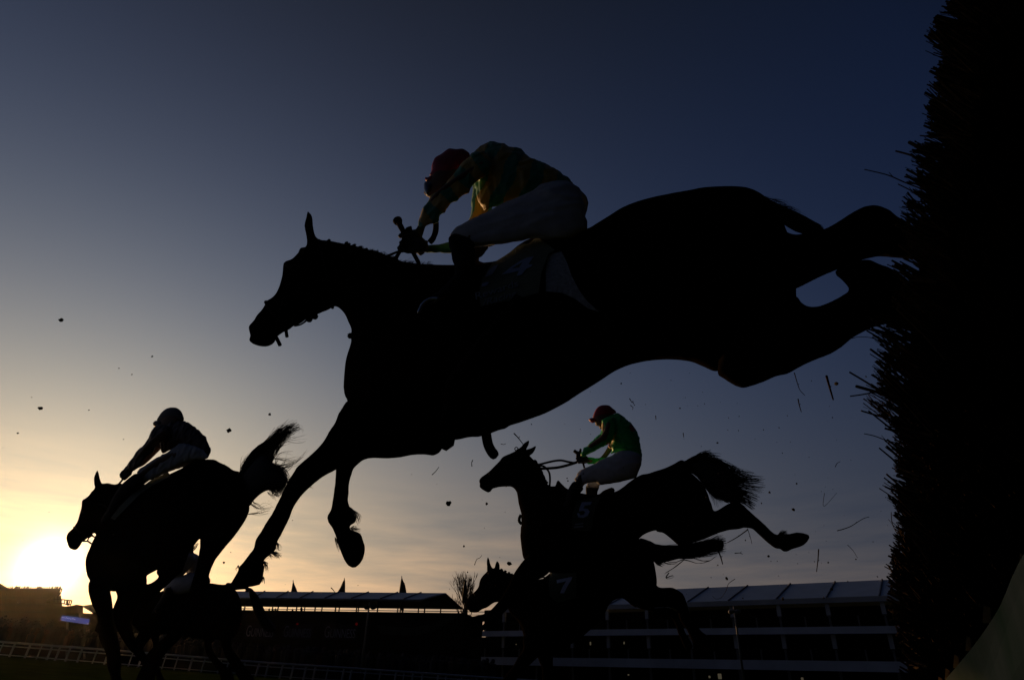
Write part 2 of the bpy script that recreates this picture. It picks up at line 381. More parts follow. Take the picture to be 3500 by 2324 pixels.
M = dict(
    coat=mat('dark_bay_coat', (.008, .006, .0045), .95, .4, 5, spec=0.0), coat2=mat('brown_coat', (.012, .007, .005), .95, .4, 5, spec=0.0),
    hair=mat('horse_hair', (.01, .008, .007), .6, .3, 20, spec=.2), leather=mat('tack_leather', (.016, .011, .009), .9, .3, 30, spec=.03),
    green=mat('green_silk', (.02, .26, .12), .5, .15, 14, bump=.15, sheen=.2), yellow=mat('yellow_silk', (.5, .33, .04), .5, .15, 14, bump=.15, sheen=.2),
    emerald=mat('emerald_silk', (.03, .6, .12), .5, .15, 14, bump=.15), redsilk=mat('red_silk', (.45, .02, .02), .5, .2, 14),
    darksilk=mat('maroon_silk', (.04, .012, .012), .6, .3, 12), palesilk=mat('pale_silk', (.45, .45, .48), .6, .15, 12),
    white=mat('white_breeches', (.5, .53, .6), .8, .1, 18, bump=.15), boot=mat('black_boot_leather', (.012, .012, .013), .8, .3, 20, spec=.08),
    red=mat('red_cap_cloth', (.4, .012, .03), .5, .2, 16), grey=mat('grey_cap_cloth', (.07, .07, .075), .6, .3, 10, stretch=(1, 1, 6)),
    skin=mat('skin', (.16, .09, .06), .7, .1, 10), glove=mat('dark_glove', (.02, .02, .02), .7, .3, 30), goggle=mat('goggle_plastic', (.02, .02, .025), .12, .1, 5, spec=.8),
    cloth=mat('olive_saddle_cloth', (.17, .19, .13), .8, .12, 25), cloth_dark=mat('dark_saddle_cloth', (.06, .07, .05), .85, .12, 25, spec=.05), number=mat('pale_number_print', (.4, .48, .68), .7, .08, 25), lettering=mat('pale_print', (.3, .36, .42), .7, .1, 25),
    fleece=mat('white_fleece', (.42, .44, .46), .9, .25, 60, bump=.5), iron=mat('stirrup_iron', (.5, .55, .62), .35, .1, 10, metal=.8),
    twig=mat('birch_twig', (.03, .022, .014), .95, .5, 60, col2=(.07, .045, .025), spec=.05), brush=mat('birch_brush', (.018, .014, .01), 1.0, .5, 40, bump=.6, spec=0.0),
    board=mat('green_painted_board', (.12, .2, .11), .9, .25, 5, stretch=(6, 6, .7), col2=(.24, .26, .2), spec=.05), stake=mat('cut_wood_stake', (.3, .19, .12), .8, .3, 30),
    turf=mat('turf', (.03, .045, .008), 1.0, .45, 1.5, bump=.6, spec=0.0), earth=mat('wet_turf_clod', (.03, .025, .015), .95, .4, 60, bump=.4),
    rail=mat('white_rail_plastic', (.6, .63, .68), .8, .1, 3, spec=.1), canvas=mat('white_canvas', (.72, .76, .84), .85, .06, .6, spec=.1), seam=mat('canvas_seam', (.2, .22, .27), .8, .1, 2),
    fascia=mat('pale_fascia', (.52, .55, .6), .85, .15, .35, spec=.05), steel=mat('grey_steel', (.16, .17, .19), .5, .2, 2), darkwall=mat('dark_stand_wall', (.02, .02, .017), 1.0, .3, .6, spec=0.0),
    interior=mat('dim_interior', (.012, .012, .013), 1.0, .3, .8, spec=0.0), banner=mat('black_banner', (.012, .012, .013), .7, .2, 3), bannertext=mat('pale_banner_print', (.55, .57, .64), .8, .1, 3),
    net=mat('green_net', (.05, .065, .045), .9, .3, 1.2), stone=mat('stand_concrete', (.05, .035, .022), 1.0, .35, .15, spec=0.0), glass=mat('stand_glazing', (.32, .3, .2), .25, .2, .5, spec=.6),
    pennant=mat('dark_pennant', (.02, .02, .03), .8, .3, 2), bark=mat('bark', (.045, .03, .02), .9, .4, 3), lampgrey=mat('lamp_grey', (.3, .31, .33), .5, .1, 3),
    coat_dark=mat('crowd_dark_clothes', (.03, .028, .03), .9, .5, .6, col2=(.09, .08, .09)), coat_warm=mat('crowd_warm_clothes', (.12, .06, .04), .9, .5, .6, col2=(.25, .15, .12)),
    screen=glow('lit_blue_screen', (.016, .03, .16), 1.0), screentext=glow('lit_screen_lettering', (.5, .5, .68), .8), screenred=glow('lit_screen_red', (.4, .02, .03), .6), bulb=glow('lit_window', (1, .85, .55), .05), redlamp=glow('red_lamp', (.5, .01, .01), .06))


# ================================================================== HERO HORSE
D1 = vplane((900, 1000, 3.5), (2700, 900, 2.75))
horse = empty('horse', P(1900, 1000, float(D1(1900, 1000))), 'largest dark horse leaping over the brush fence, overhead, wearing saddle cloth 14', 'horse', 'racehorses')
t_poly = ZA((1640,655),(1500,635),(1440,600),(1375,585),(1290,548),(1160,520),(1090,497),(980,476),(860,452),(760,440),(735,420),(718,375),(708,320),(705,260),(695,225),(672,192),(655,182),(648,200),(643,245),(630,290),(628,330),(638,385),(648,440),(650,480),(635,512),(605,508),(585,525),(583,545),(555,575),(530,603),(500,622),(465,630),(440,655),(432,720),(428,765),(405,850),(370,925),(335,960),(285,990),(275,1020),(240,1075),(205,1110),(180,1155),(140,1200),(128,1230),(138,1275),(145,1305),(132,1330),(140,1355),(180,1380),(230,1396),(275,1400),(320,1390),(350,1372),(375,1330),(385,1310),(420,1285),(460,1260),(490,1250),(530,1217),(590,1195),(650,1152),(690,1140),(740,1115),(800,1085),(835,1075),(870,1052),(905,1038),(940,1055),(975,1090),(1000,1130),(1020,1180),(1038,1215),(1048,1260),(1040,1300),(1045,1350),(1025,1420),(1000,1500),(990,1567))
t_poly += ZD((990,40),(1000,110),(1018,145),(1010,300),(1020,440),(1070,540),(1160,560),(1200,556),(1300,558),(1400,550),(1480,534),(1560,530),(1600,535),(1640,537),(1680,515),(1700,480),(1712,430),(1800,425),(1900,405),(1960,405),(1995,390))
t_poly += ZF((445,350),(510,325),(550,310),(600,300),(630,275),(700,255),(830,210),(950,165),(1050,115),(1150,60),(1250,0))
t_poly += ZC((100,1455),(200,1395),(280,1345),(360,1292),(450,1252),(550,1228),(640,1218),(740,1217),(840,1230),(920,1262),(1000,1290),(1150,1230),(1300,1100),(1430,980),(1490,880),(1493,777),(1490,600),(1470,500),(1440,430),(1400,330),(1350,260),(1320,222),(1290,195),(1240,165),(1180,145),(1100,138),(1000,140),(900,148),(845,160),(720,182),(600,207),(500,235),(410,272),(330,322),(260,365),(200,400))
t_poly += [(1940,800),(1860,815),(1780,845),(1700,890),(1640,898),(1550,905),(1480,904)]
HT = Lobe(t_poly, D1, 0, .8, 190)
f1 = Lobe(ZD((1018,145),(975,205),(950,245),(930,300),(890,360),(850,430),(800,490),(740,545),(660,615),(625,670),(600,705),(575,760),(540,830),(510,890),(480,950),(440,1010),(400,1080),(365,1130),(355,1160),(352,1195),(325,1230),(290,1275),(260,1315),(235,1335),(238,1355),(210,1405),(184,1452),(240,1480),(330,1476),(390,1462),(408,1445),(415,1415),(425,1360),(430,1335),(415,1300),(425,1285),(450,1258),(475,1240),(505,1215),(515,1190),(520,1150),(545,1110),(575,1050),(600,1000),(615,960),(640,900),(670,855),(695,820),(740,775),(780,740),(830,700),(870,675),(937,640),(1000,600),(1100,540),(1160,430),(1150,280),(1090,170)), D1, -.1, .85, 90)
f2 = Lobe(ZD((937,600),(935,650),(930,720),(920,800),(910,870),(898,930),(880,955),(874,990),(885,1020),(910,1055),(930,1100),(945,1150),(965,1210),(985,1260),(1005,1300),(1030,1330),(1065,1340),(1095,1325),(1125,1290),(1142,1245),(1148,1190),(1135,1150),(1120,1100),(1095,1080),(1060,1072),(1035,1058),(1042,1030),(1075,1020),(1085,985),(1070,955),(1050,930),(1035,895),(1025,860),(1030,800),(1033,740),(1045,690),(1065,630),(1090,605),(1130,572),(1180,550),(1180,470),(1080,430),(980,480)), D1, .1, .85, 80)
h1 = Lobe(ZC((1180,300),(1300,330),(1440,425),(1490,438),(1535,432),(1600,420),(1665,405),(1750,360),(1830,308),(1900,270),(1965,255),(2010,260),(2070,285),(2120,325),(2180,360),(2280,420),(2362,480),(2480,560),(2600,660),(2640,720),(2600,760),(2500,720),(2400,660),(2280,610),(2200,595),(2105,585),(2010,578),(1935,590),(1860,615),(1725,668),(1640,705),(1560,745),(1493,777),(1400,800),(1250,700),(1150,500)), D1, .1, .7, 80)
h2 = Lobe(ZC((1000,1300),(1050,1340),(1110,1378),(1160,1393),(1220,1380),(1290,1355),(1370,1320),(1440,1305),(1530,1255),(1620,1215),(1710,1180),(1780,1135),(1840,1085),(1940,1030),(2035,1000),(2100,1000),(2250,1030),(2400,1120),(2480,1200),(2540,1200),(2540,1130),(2440,1000),(2330,880),(2230,760),(2150,690),(2070,642),(2010,622),(1935,592),(1850,612),(1725,668),(1770,720),(1820,780),(1780,815),(1720,848),(1650,878),(1600,887),(1560,882),(1520,855),(1503,825),(1400,800),(1200,900),(1050,1100)), D1, -.12, .7, 80)
mb = MB()
for l in (HT, f1, f2, h1, h2): l.add(mb)
Lobe(ZA((760,440),(735,420),(718,375),(708,320),(705,260),(695,225),(672,192),(655,182),(648,200),(643,245),(630,290),(628,330),(638,385),(648,440),(652,500),(700,520),(760,500)), D1, 0, 1.0, 34).add(mb)
Lobe(ZA((200,1180),(140,1200),(128,1230),(138,1275),(145,1305),(132,1330),(140,1355),(180,1380),(230,1396),(275,1400),(320,1390),(350,1372),(375,1330),(320,1220)), D1, 0, 1.0, 34).add(mb)
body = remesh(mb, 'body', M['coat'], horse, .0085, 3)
# mane: short tufts on the crest and loose hair near the withers
mb = MB()
for k, (a, b) in enumerate([((995,478),(1008,456)),((1020,485),(1036,474)),((1060,493),(1085,482)),((1120,512),(1150,505)),((1165,522),(1190,520)),((835,448),(858,440)),((590,540),(588,522))]):
    strands(mb, [ZA((a[0]-14,a[1]+22),a,b),ZA((a[0]+12,a[1]+24),(a[0]+12,a[1]+4),(b[0]+12,b[1]+6))], 26, D1, 3.2, .01, seed=k, curl=2, lmin=.7, thick=.02)
for k in range(75):
    x = rnd.uniform(1200, 1750); y = np.interp(x, [1200,1290,1375,1440,1500,1640,1750],[532,550,588,605,640,660,668]); l = rnd.uniform(8, 60) * (.5 if x < 1300 else 1)
    a = rnd.uniform(-1.3, .1); strands(mb, [ZA((x,y+20),(x+4,y),(x + l*.5*math.cos(a), y + l*.5*math.sin(a)),(x + l*math.cos(a+.5), y + l*math.sin(a+.5)))], 3, D1, .9, .03, seed=100+k, curl=3, thick=.03)
mb.build('mane', M['hair'], horse)
mb = MB()
strands(mb, [ZC((1250,180),(1320,225),(1400,264),(1540,332),(1668,405)),ZC((1270,230),(1330,270),(1400,320),(1520,370),(1640,412)),ZC((1280,280),(1350,320),(1430,376),(1535,430),(1660,440))], 420, D1, 3.2, .03, seed=5, curl=3, lmin=.8, thick=.07)
strands(mb, [ZC((1290,200),(1330,212),(1395,215)),ZC((1360,235),(1420,248),(1490,285)),ZC((1450,280),(1520,305),(1560,330))], 40, D1, .7, .05, seed=6, curl=3, thick=.07)
Lobe(ZC((1280,200),(1320,224),(1400,264),(1470,297),(1540,332),(1600,370),(1665,407),(1600,420),(1535,430),(1480,398),(1432,378),(1380,340),(1310,300)), D1, 0, .8, 50).add(mb)
mb.build('tail', M['hair'], horse)
for k, (poly, n) in enumerate([(ZD((1030,900),(1070,945),(1095,985),(1085,1035)),40),(ZD((1020,930),(1060,970),(1070,1000),(1050,1030)),30),(ZD((1040,1055),(1080,1065),(1110,1085)),22),
    (ZD((505,1150),(520,1180),(520,1215),(540,1225)),16),(ZD((450,1230),(490,1235),(520,1250),(540,1272)),34),(ZD((440,1245),(470,1250),(480,1285)),18),(ZD((425,1290),(430,1330),(428,1370)),24),(ZD((405,1400),(415,1410),(405,1450)),20),(ZD((930,1120),(945,1160),(968,1220)),14),(ZD((720,760),(760,745),(790,725)),10),(ZD((240,1320),(236,1345),(240,1360)),10)]):
    mb = MB(); strands(mb, [poly], n, D1, 1.3, .07, off=(-.1 if poly[0][0] < 1050 else .1), seed=30+k, curl=5, lmin=.5, thick=.03)
    mb.build('fetlock_hair', M['hair'], horse)
# bridle laid on the near side of the head
mb = MB()
def strap(lobe, pts, r, lift=.004, m=mb):
    q = spline(pts, 12, closed=False); w = lobe.front(q[:, 0], q[:, 1], lift); m.tube(list(w), r, 6)
strap(HT, ZA((640,520),(600,640),(480,900),(400,1150),(380,1300)), .009)
strap(HT, ZA((285,1000),(330,1080),(420,1160),(560,1195)), .011)
strap(HT, ZA((455,660),(520,700),(640,620),(700,560)), .009)
strap(HT, ZA((760,450),(820,700),(860,900),(880,1050)), .009)
mb.tube([P(x, y, float(D1(x, y)) - .02) for x, y in spline(ZA((372,1308),(392,1345),(410,1383)), 6, False)], [.011]*len(spline(ZA((372,1308),(392,1345),(410,1383)), 6, False)), 6)
q = spline(ZA((465,1255),(468,1280),(473,1308)), 5, False); mb.tube([P(x, y, float(D1(x, y)) - .02) for x, y in q], .010, 6)
q = spline(ZA((540,1212),(590,1202),(630,1178),(655,1155)), 5, False); mb.tube([P(x, y, float(D1(x, y)) - .03) for x, y in q], .005, 6)
for x, y in ZA((672,1155),(722,1130),(1040,1300)): mb.blob(P(x, y, float(D1(x, y))), .018, 3, .1)
bridle = mb.build('bridle', M['leather'], horse, True)
mb = MB()
mb.tube([P(x, y, float(D1(x, y)) - .2) for x, y in ZA((1480,545),(1420,568),(1340,600),(1000,760),(640,1020),(400,1240))], .007, 6)
mb.tube([P(x, y, float(D1(x, y)) - .15) for x, y in ZA((1500,520),(1460,590),(1430,660))], .009, 6)
mb.tube([P(x, y, float(D1(x, y)) - .15) for x, y in ZA((1600,560),(1645,640),(1660,700))], .011, 6)
mb.build('reins', M['leather'], horse, True)
# saddle, cloth with number, girth strap
Lobe(ZB((700,1060),(850,1050),(965,1082),(1060,1020),(1230,895),(1400,870),(1560,890),(1620,860),(1640,900),(1560,980),(1400,1050),(1100,1130),(900,1160),(700,1150)), D1, -.04, .8, 60).add(mb := MB())
remesh(mb, 'saddle', M['leather'], horse, .012, 2)
S1 = lambda lift: (lambda x, y: HT.front(x, y, lift))
cloth = plate([(ZB((930,1130),(965,1080),(1060,1020),(1150,960),(1235,895),(1330,885),(1450,975),(1400,1000),(1378,1060),(1345,1150),(1325,1300),(1150,1350),(880,1405),(868,1300),(890,1200)), [])], S1(.045), .02, M['cloth'], 'saddle_cloth', horse, 14)
plate([(ZT((1155,352),(1300,235),(1400,170),(1500,120),(1592,103),(1520,212),(1580,212),(1555,245),(1490,272),(1430,350),(1362,370),(1388,298),(1290,325)), [ZT((1290,270),(1440,180),(1395,255))]), (ZT((1115,210),(1040,240),(985,290),(933,387),(1035,345),(1085,270)), []), (ZT((890,512),(895,468),(960,447),(992,452),(960,497)), [])], S1(.052), .004, M['number'], 'number', cloth, 8)
def on_cloth(p0, p1, h):
    p0, p1 = np.array(p0), np.array(p1); dx = p1 - p0; up = np.array([-.12, -1.0]) * h
    def f(u, v, _):
        q = p0 + dx * u + up * v; return HT.front(q[0], q[1], .052)
    return f
text_mesh('Rewards', on_cloth(*ZT((800,690),(1385,505)), 24), M['lettering'], 'lettering', cloth, .003)
text_mesh('/Racing', on_cloth(*ZT((905,770),(1365,635)), 22), M['lettering'], 'lettering', cloth, .003, shear=.2)
plate([(ZB((1392,1010),(1500,985),(1545,1080),(1580,1180),(1640,1290),(1700,1370),(1790,1450),(1700,1420),(1600,1345),(1500,1300),(1380,1290),(1378,1150)), [])], S1(.02), .02, M['fleece'], 'fleece_pad', horse, 14)
mb = MB(); q = spline(ZF((420,330),(440,440),(475,510),(510,545)), 8, False)
mb.tube([P(x, y, float(D1(x, y)) - .05) for x, y in q], [.022] * (len(q) - 1) + [.018], 6)
strap(HT, ZD((1720,440),(1760,200),(1790,20)) + ZB((1180,1360),), .04, 0.0, mb)
mb.build('girth', M['leather'], horse, True)

# ================================================================== HERO RIDER
rider = empty('person', P(1650, 950, float(D1(1650, 950))), 'jockey in green and yellow hooped silks and red cap crouched over the leaping horse', 'person')
mb = MB(); dl = -.24
limb(mb, [(*p, r * .27, o) for p, r, o in zip(ZB((1480,620),(1330,430),(1150,330),(1000,290),(880,300)), (95,85,85,80,55), (0,0,0,0,0))], D1)          # trunk
limb(mb, [(*p, r * .27, o) for p, r, o in zip(ZB((880,310),(780,350),(700,400)), (36,34,40), (0,0,0))], D1)                                       # neck
Lobe(ZB((500,420),(462,440),(452,480),(452,515),(440,535),(462,560),(478,570),(510,580),(560,590),(610,560),(660,480),(720,380),(740,300),(680,240),(580,270),(520,340)), D1, 0, .85, 40).add(mb)  # head: brow, nose, chin
limb(mb, [(*p, r * .27, o) for p, r, o in zip(ZB((900,330),(720,440),(560,560),(480,680),(430,790),(400,860)), (60,60,56,50,46,60), (-.14,-.16,-.14,-.1,-.06,-.05))], D1)
limb(mb, [(*p, r * .27, o) for p, r, o in zip(ZB((930,340),(850,560),(800,800),(650,950),(500,960),(420,930)), (42,40,34,28,22,24), (.16,.2,.2,.12,.05,.02))], D1)
limb(mb, [(*p, r * .27, o) for p, r, o in zip(ZB((1500,640),(1250,690),(1000,810),(790,880),(740,1000),(720,1200),(640,1310),(500,1390)), (80,78,62,26,26,26,24,20), (-.08,-.15,-.16,-.2,-.28,-.3,-.3,-.3))], D1)
limb(mb, [(*p, r * .27, o) for p, r, o in zip(ZB((1500,650),(1250,700),(1000,820),(860,900),(850,1050),(800,1200)), (75,70,56,40,34,28), (.1,.24,.3,.3,.32,.32))], D1)
# near hand: palm, thumb and four curled fingers round the reins
hand = [(345,860),(390,850),(440,880),(480,930),(470,985),(400,995),(330,980),(300,930),(310,880)]
Lobe(ZB(*hand), D1, -.05, .9, 30).add(mb)
for pts, r in (([(360,862),(320,852),(285,855),(264,868)], 9.5), ([(345,905),(305,905),(280,902),(268,912),(285,930)], 9), ([(345,945),(300,935),(268,940),(254,958),(268,975)], 9), ([(370,985),(320,985),(290,975),(272,982)], 8), ([(400,860),(370,835),(330,840),(305,850)], 9)):
    limb(mb, [(*p, r, -.08) for p in ZB(*pts)], D1, 8)
for k, pts in enumerate([[(460,940),(430,965),(440,990)],[(430,960),(400,985),(420,1005)],[(420,940),(390,960),(380,990)],[(430,920),(385,935),(370,960)],[(470,915),(430,900),(400,905)]]):
    limb(mb, [(*p, 8.5 - .5 * k, .03) for p in ZB(*pts)], D1, 8)
rb_ = remesh(mb, 'body', [M['skin'], M['glove']], rider, .007, 2)
paint_faces(rb_, lambda x, y: ((x < 1478) & (y > 760)).astype(int))
T1 = ZB((800,240),(830,210),(880,172),(930,148),(980,138),(1030,145),(1070,165),(1110,182),(1150,184),(1200,205),(1240,230),(1275,262),(1340,295),(1420,330),(1500,375),(1560,420),(1592,456),(1570,520),(1450,560),(1300,600),(1160,600),(1040,630),(960,656),(900,682),(898,640),(870,625),(845,590),(832,540),(840,515),(822,480),(835,420),(780,330))
A1 = ZB((830,220),(730,310),(690,370),(620,430),(590,490),(510,540),(480,580),(455,620),(430,655),(410,700),(398,740),(390,765),(395,800),(430,815),(470,803),(520,775),(570,752),(573,712),(610,690),(615,660),(645,640),(655,620),(710,600),(745,560),(790,545),(812,512),(850,450),(930,400),(970,310),(930,230))
A2 = ZB((900,420),(1000,440),(990,640),(930,760),(830,880),(640,930),(640,1000),(560,1012),(490,1010),(480,960),(500,928),(570,930),(630,912),(740,800),(850,620))
mb = MB(); Lobe(T1, D1, 0, .9, 60).add(mb); Lobe(A1, D1, -.13, .85, 50).add(mb)
limb(mb, [(*p, r, o) for p, r, o in zip(ZB((940,340),(900,560),(860,760),(700,940),(560,966),(440,960)), (46,44,38,26,17,16), (.16,.22,.24,.16,.07,.05))], D1)
jac = remesh(mb, 'jacket', [M['green'], M['yellow']], rider, .009, 2)
def hoops(x, y):
    bx, by = (x - 1250) * 2.24, (y - 420) * 2.24
    arm = inside(np.array(A1), x, y)
    s = ((bx - 840) * .83 + (by - 280) * .35) / 88.0 + .12 * np.sin(by / 40.0); a = ((870 - bx) * .72 + (by - 260) * .68) / 88.0 + .1 * np.sin(bx / 30.0)
    v = np.where(arm, a + .35, s - .35)
    return ((np.floor(v) % 2 == 1) & ~((by > 880) & (bx < 700))).astype(int)
wrinkle(jac, .0045, .1, 3); paint_faces(jac, hoops)
mb = MB()
Lobe(ZB((632,905),(640,860),(665,820),(700,785),(740,768),(800,735),(860,700),(930,672),(1040,620),(1150,570),(1260,515),(1340,470),(1420,445),(1500,435),(1560,440),(1590,460),(1640,495),(1660,530),(1672,590),(1685,650),(1692,720),(1705,770),(1700,815),(1650,850),(1560,900),(1450,905),(1330,885),(1240,890),(1200,910),(1120,925),(1040,938),(945,942),(840,950),(740,930)), D1, -.16, .75, 60).add(mb)
limb(mb, [(*p, r, o) for p, r, o in zip(ZB((1540,640),(1300,660),(1040,790),(900,890)), (88,80,56,38), (.06,.22,.28,.3))], D1)
wrinkle(remesh(mb, 'breeches', M['white'], rider, .009, 2), .004, .13, 5)
mb = MB()
Lobe(ZB((632,905),(645,860),(700,845),(800,880),(840,935),(845,1000),(840,1100),(800,1180),(745,1270),(640,1330),(540,1352),(470,1390),(425,1440),(415,1415),(450,1370),(520,1310),(620,1230),(680,1140),(660,1050),(645,980)), D1, -.3, .85, 50).add(mb)
wrinkle(remesh(mb, 'boot', M['boot'], rider, .009, 2), .002, .08, 5)
mb = MB()
Lobe(ZB((850,930),(945,942),(925,985),(890,1030),(850,1050),(830,1150),(780,1250),(700,1320),(640,1330),(700,1230),(760,1120),(790,1000)), D1, .28, .85, 40).add(mb)
wrinkle(remesh(mb, 'boot', M['boot'], rider, .009, 2), .002, .08, 5)
mb = MB(); Lobe(ZB((488,405),(500,360),(508,310),(530,265),(580,235),(610,210),(640,193),(690,198),(740,198),(780,220),(802,242),(800,290),(760,330),(700,380),(640,430),(590,440),(540,425)), D1, 0, .95, 45).add(mb)
hel = wrinkle(remesh(mb, 'helmet', M['red'], rider, .007, 2), .002, .1, 5)
mb = MB(); Lobe(ZB((452,410),(470,420),(500,405),(560,430),(570,450),(520,445),(470,450),(455,440)), D1, 0, 2.2, 24).add(mb)
remesh(mb, 'peak', M['red'], hel, .006, 1)
mb = MB(); Lobe(ZB((450,455),(443,485),(446,520),(462,552),(480,560),(500,540),(520,500),(545,478),(530,455),(480,445)), D1, -.01, 1.7, 24).add(mb)
remesh(mb, 'goggles', M['goggle'], rider, .006, 1)
mb = MB(); mb.tube([P(x, y, float(D1(x, y)) - .4) for x, y in spline(ZT((45,870),(80,780),(140,710),(220,675),(310,680)), 6, False)], .009, 6); mb.build('stirrup', M['iron'], rider, True)
mb = MB(); q = ZB((250,760),(275,808),(300,858),(285,940),(262,990),(220,1035)); mb.tube([P(x, y, float(D1(x, y)) - .1) for x, y in q], [.017,.016,.014,.01,.008,.006], 8)
w = mb.build('whip_shaft', M['leather'], None, True)
whip = empty('riding_whip', P(*q[0], float(D1(*q[0]))), 'short dark riding whip gripped in the fist above the leaping horse\'s neck', 'whip'); w.parent = whip; w.matrix_parent_inverse = whip.matrix_world.inverted(); w.name = 'shaft'
mb = MB(); a = ZB((250,760),(241,745)); mb.tube([P(*a[0], float(D1(*a[0])) - .1), P(*a[1], float(D1(*a[1])) - .1)], [.024, .026], 10); mb.build('knob', M['leather'], whip)
mb = MB(); q = spline(ZB((350,805),(320,815),(305,845)), 6, False); mb.tube([P(x, y, float(D1(x, y)) - .1) for x, y in q], .012, 6); mb.build('rein_loop', M['leather'], horse, True); mb = MB()
q = spline(ZB((538,765),(535,830),(515,885),(490,915)), 6, False); mb.tube([P(x, y, float(D1(x, y)) - .02) for x, y in q], .016, 6); mb.build('rein_loop', M['leather'], horse, True)

# ================================================================== HORSE AND JOCKEY ON THE LEFT
D2 = vplane((260, 1700, 7.2), (850, 1700, 6.2))
hl = empty('horse', P(550, 1800, float(D2(550, 1800))), 'dark horse before the setting sun at left, seen from behind, tail thrown up', 'horse', 'racehorses')
l_poly = ZE((470,672),(430,683),(375,672),(330,675),(318,640),(307,590),(298,568),(288,590),(272,630),(272,660),(280,690),(272,722),(255,735),(235,765),(205,790),(185,800),(178,820),(175,860),(160,915),(150,950),(140,975),(122,1000),(115,1015),(90,1035),(68,1060),(58,1095),(66,1130),(75,1160),(95,1180),(130,1187),(155,1170),(180,1130),(195,1108),(225,1080),(290,1053),(275,1090),(255,1130),(235,1180),(215,1225),(205,1280),(210,1340),(222,1390),(240,1420)) \
  + ZG((800,540),(990,576),(1040,580),(1305,528),(1316,440)) + ZE((680,1378),(775,1328),(860,1290),(960,1230),(1008,1170),(1082,1102),(1200,1080),(1340,1000),(1440,900),(1460,840),(1445,760),(1420,690),(1400,620),(1385,585),(1340,575),(1290,540),(1235,515),(1200,495),(1145,490),(1060,500),(900,580),(740,650),(600,700),(520,690))
LT = Lobe(l_poly, D2, 0, .8, 150)
fa = Lobe(ZG((803,485),(790,560),(800,620),(825,700),(850,750),(870,800),(882,900),(880,960),(905,1050),(945,1130),(960,1250),(985,1330),(1000,1440),(960,1520),(1000,1570),(1110,1560),(1120,1440),(1085,1330),(1090,1200),(1075,1080),(1050,950),(1020,820),(1012,710),(1004,640),(993,580),(1000,500),(900,430)), D2, -.12, .8, 90)
fb = Lobe(ZG((1030,520),(1040,590),(1050,615),(1046,650),(1020,710),(1010,800),(1040,900),(1080,980),(1130,1060),(1190,1130),(1250,1090),(1240,1030),(1200,960),(1190,860),(1215,760),(1270,640),(1305,526),(1300,430),(1150,400)), D2, .14, .8, 60)
ha = Lobe(ZE((1082,1105),(1082,1160),(1070,1230),(1050,1330),(1015,1450)) + ZG((1700,560),(1660,700),(1620,800),(1570,880),(1480,980),(1380,1070),(1310,1150),(1270,1250),(1215,1375),(1200,1470),(1300,1500),(1380,1400),(1420,1250),(1500,1120),(1620,1000),(1720,860),(1790,720),(1850,600),(1880,505),(1878,430),(1930,300)) + ZE((1205,1255),(1280,1160),(1340,1090),(1405,1000),(1450,920),(1460,840),(1380,760),(1200,850),(1090,1000)), D2, -.12, .8, 110)
hb = Lobe(ZE((990,1080),(850,1150),(790,1270),(748,1352),(755,1375),(768,1390),(720,1430),(662,1458),(620,1540),(640,1600),(700,1580),(760,1520),(840,1450),(905,1385),(945,1355),(970,1290),(1010,1190),(1100,1050),(950,1000)), D2, .16, .8, 60)
mb = MB()
for l in (LT, fa, fb, ha, hb): l.add(mb)
Lobe(ZE((330,690),(318,640),(307,590),(298,566),(287,590),(271,630),(271,660),(280,700)), D2, 0, 1.0, 26).add(mb)
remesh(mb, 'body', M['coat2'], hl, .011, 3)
mb = MB()
strands(mb, [ZE((1390,590),(1440,500),(1520,415),(1600,365),(1700,270),(1835,197)),ZE((1420,620),(1500,540),(1590,440),(1660,360),(1750,285),(1850,238)),ZE((1440,640),(1560,590),(1615,530),(1640,450),(1700,340),(1790,280))], 460, D2, 2.0, .07, seed=11, curl=8, lmin=.5, thick=.06)
strands(mb, [ZE((1440,640),(1560,590),(1640,535),(1700,560),(1745,630),(1740,700)),ZE((1430,720),(1560,660),(1640,620),(1700,650),(1715,720),(1690,790)),ZE((1440,780),(1500,750),(1580,690),(1620,710),(1650,750),(1700,760))], 460, D2, 2.2, .06, seed=12, curl=9, lmin=.6, thick=.06)
Lobe(ZE((1385,588),(1440,545),(1520,450),(1585,420),(1625,380),(1630,430),(1632,500),(1690,560),(1740,630),(1745,680),(1710,720),(1600,730),(1550,755),(1500,800),(1455,850),(1420,760)), D2, 0, .7, 50).add(mb)
for k, g in enumerate([((1640,480),(1750,500),(1860,512)),((1640,380),(1780,345),(1918,320)),((1460,820),(1530,870),(1650,850)),((1445,912),(1560,900),(1645,868)),((1700,570),(1850,490),(1942,400)),((1690,540),(1800,520),(1880,470)),((1660,470),(1690,400),(1780,350)),((1710,600),(1790,540),(1850,500)),((1600,740),(1640,780),(1690,800)),((1390,580),(1400,540),(1450,470)),((1400,570),(1430,490),(1490,440)),((1480,800),(1520,850),(1600,880)),((1660,560),(1690,460),(1800,440)),((1750,260),(1850,250),(1880,290)),((1700,580),(1720,520),(1800,480))]):
    strands(mb, [ZE(*g)], 7, D2, .8, .06, seed=40+k, curl=9, lmin=.6, thick=.04)
mb.build('tail', M['hair'], hl)
mb = MB(); mb.tube([P(x, y, float(D2(x, y))) for x, y in spline(ZG((745,128),(790,130),(818,150)), 6, False)], .009, 5)
for q in (((745,128),(775,100),(825,65)),((785,130),(795,100),(830,75)),((820,60),(835,85),(850,92))): mb.tube([P(x, y, float(D2(x, y)) - .06) for x, y in spline(ZG(*q), 6, False)], .008, 5)
strap(LT, ZE((230,870),(280,840),(340,840),(375,870)), .008, .004, mb); strap(LT, ZE((120,1010),(170,1060),(215,1085)), .012, .004, mb)
mb.build('bridle', M['leather'], hl, True)
mb = MB(); mb.tube([P(x, y, float(D2(x, y)) - .05) for x, y in ZE((495,640),(462,680),(330,830),(190,1100))], .011, 5)
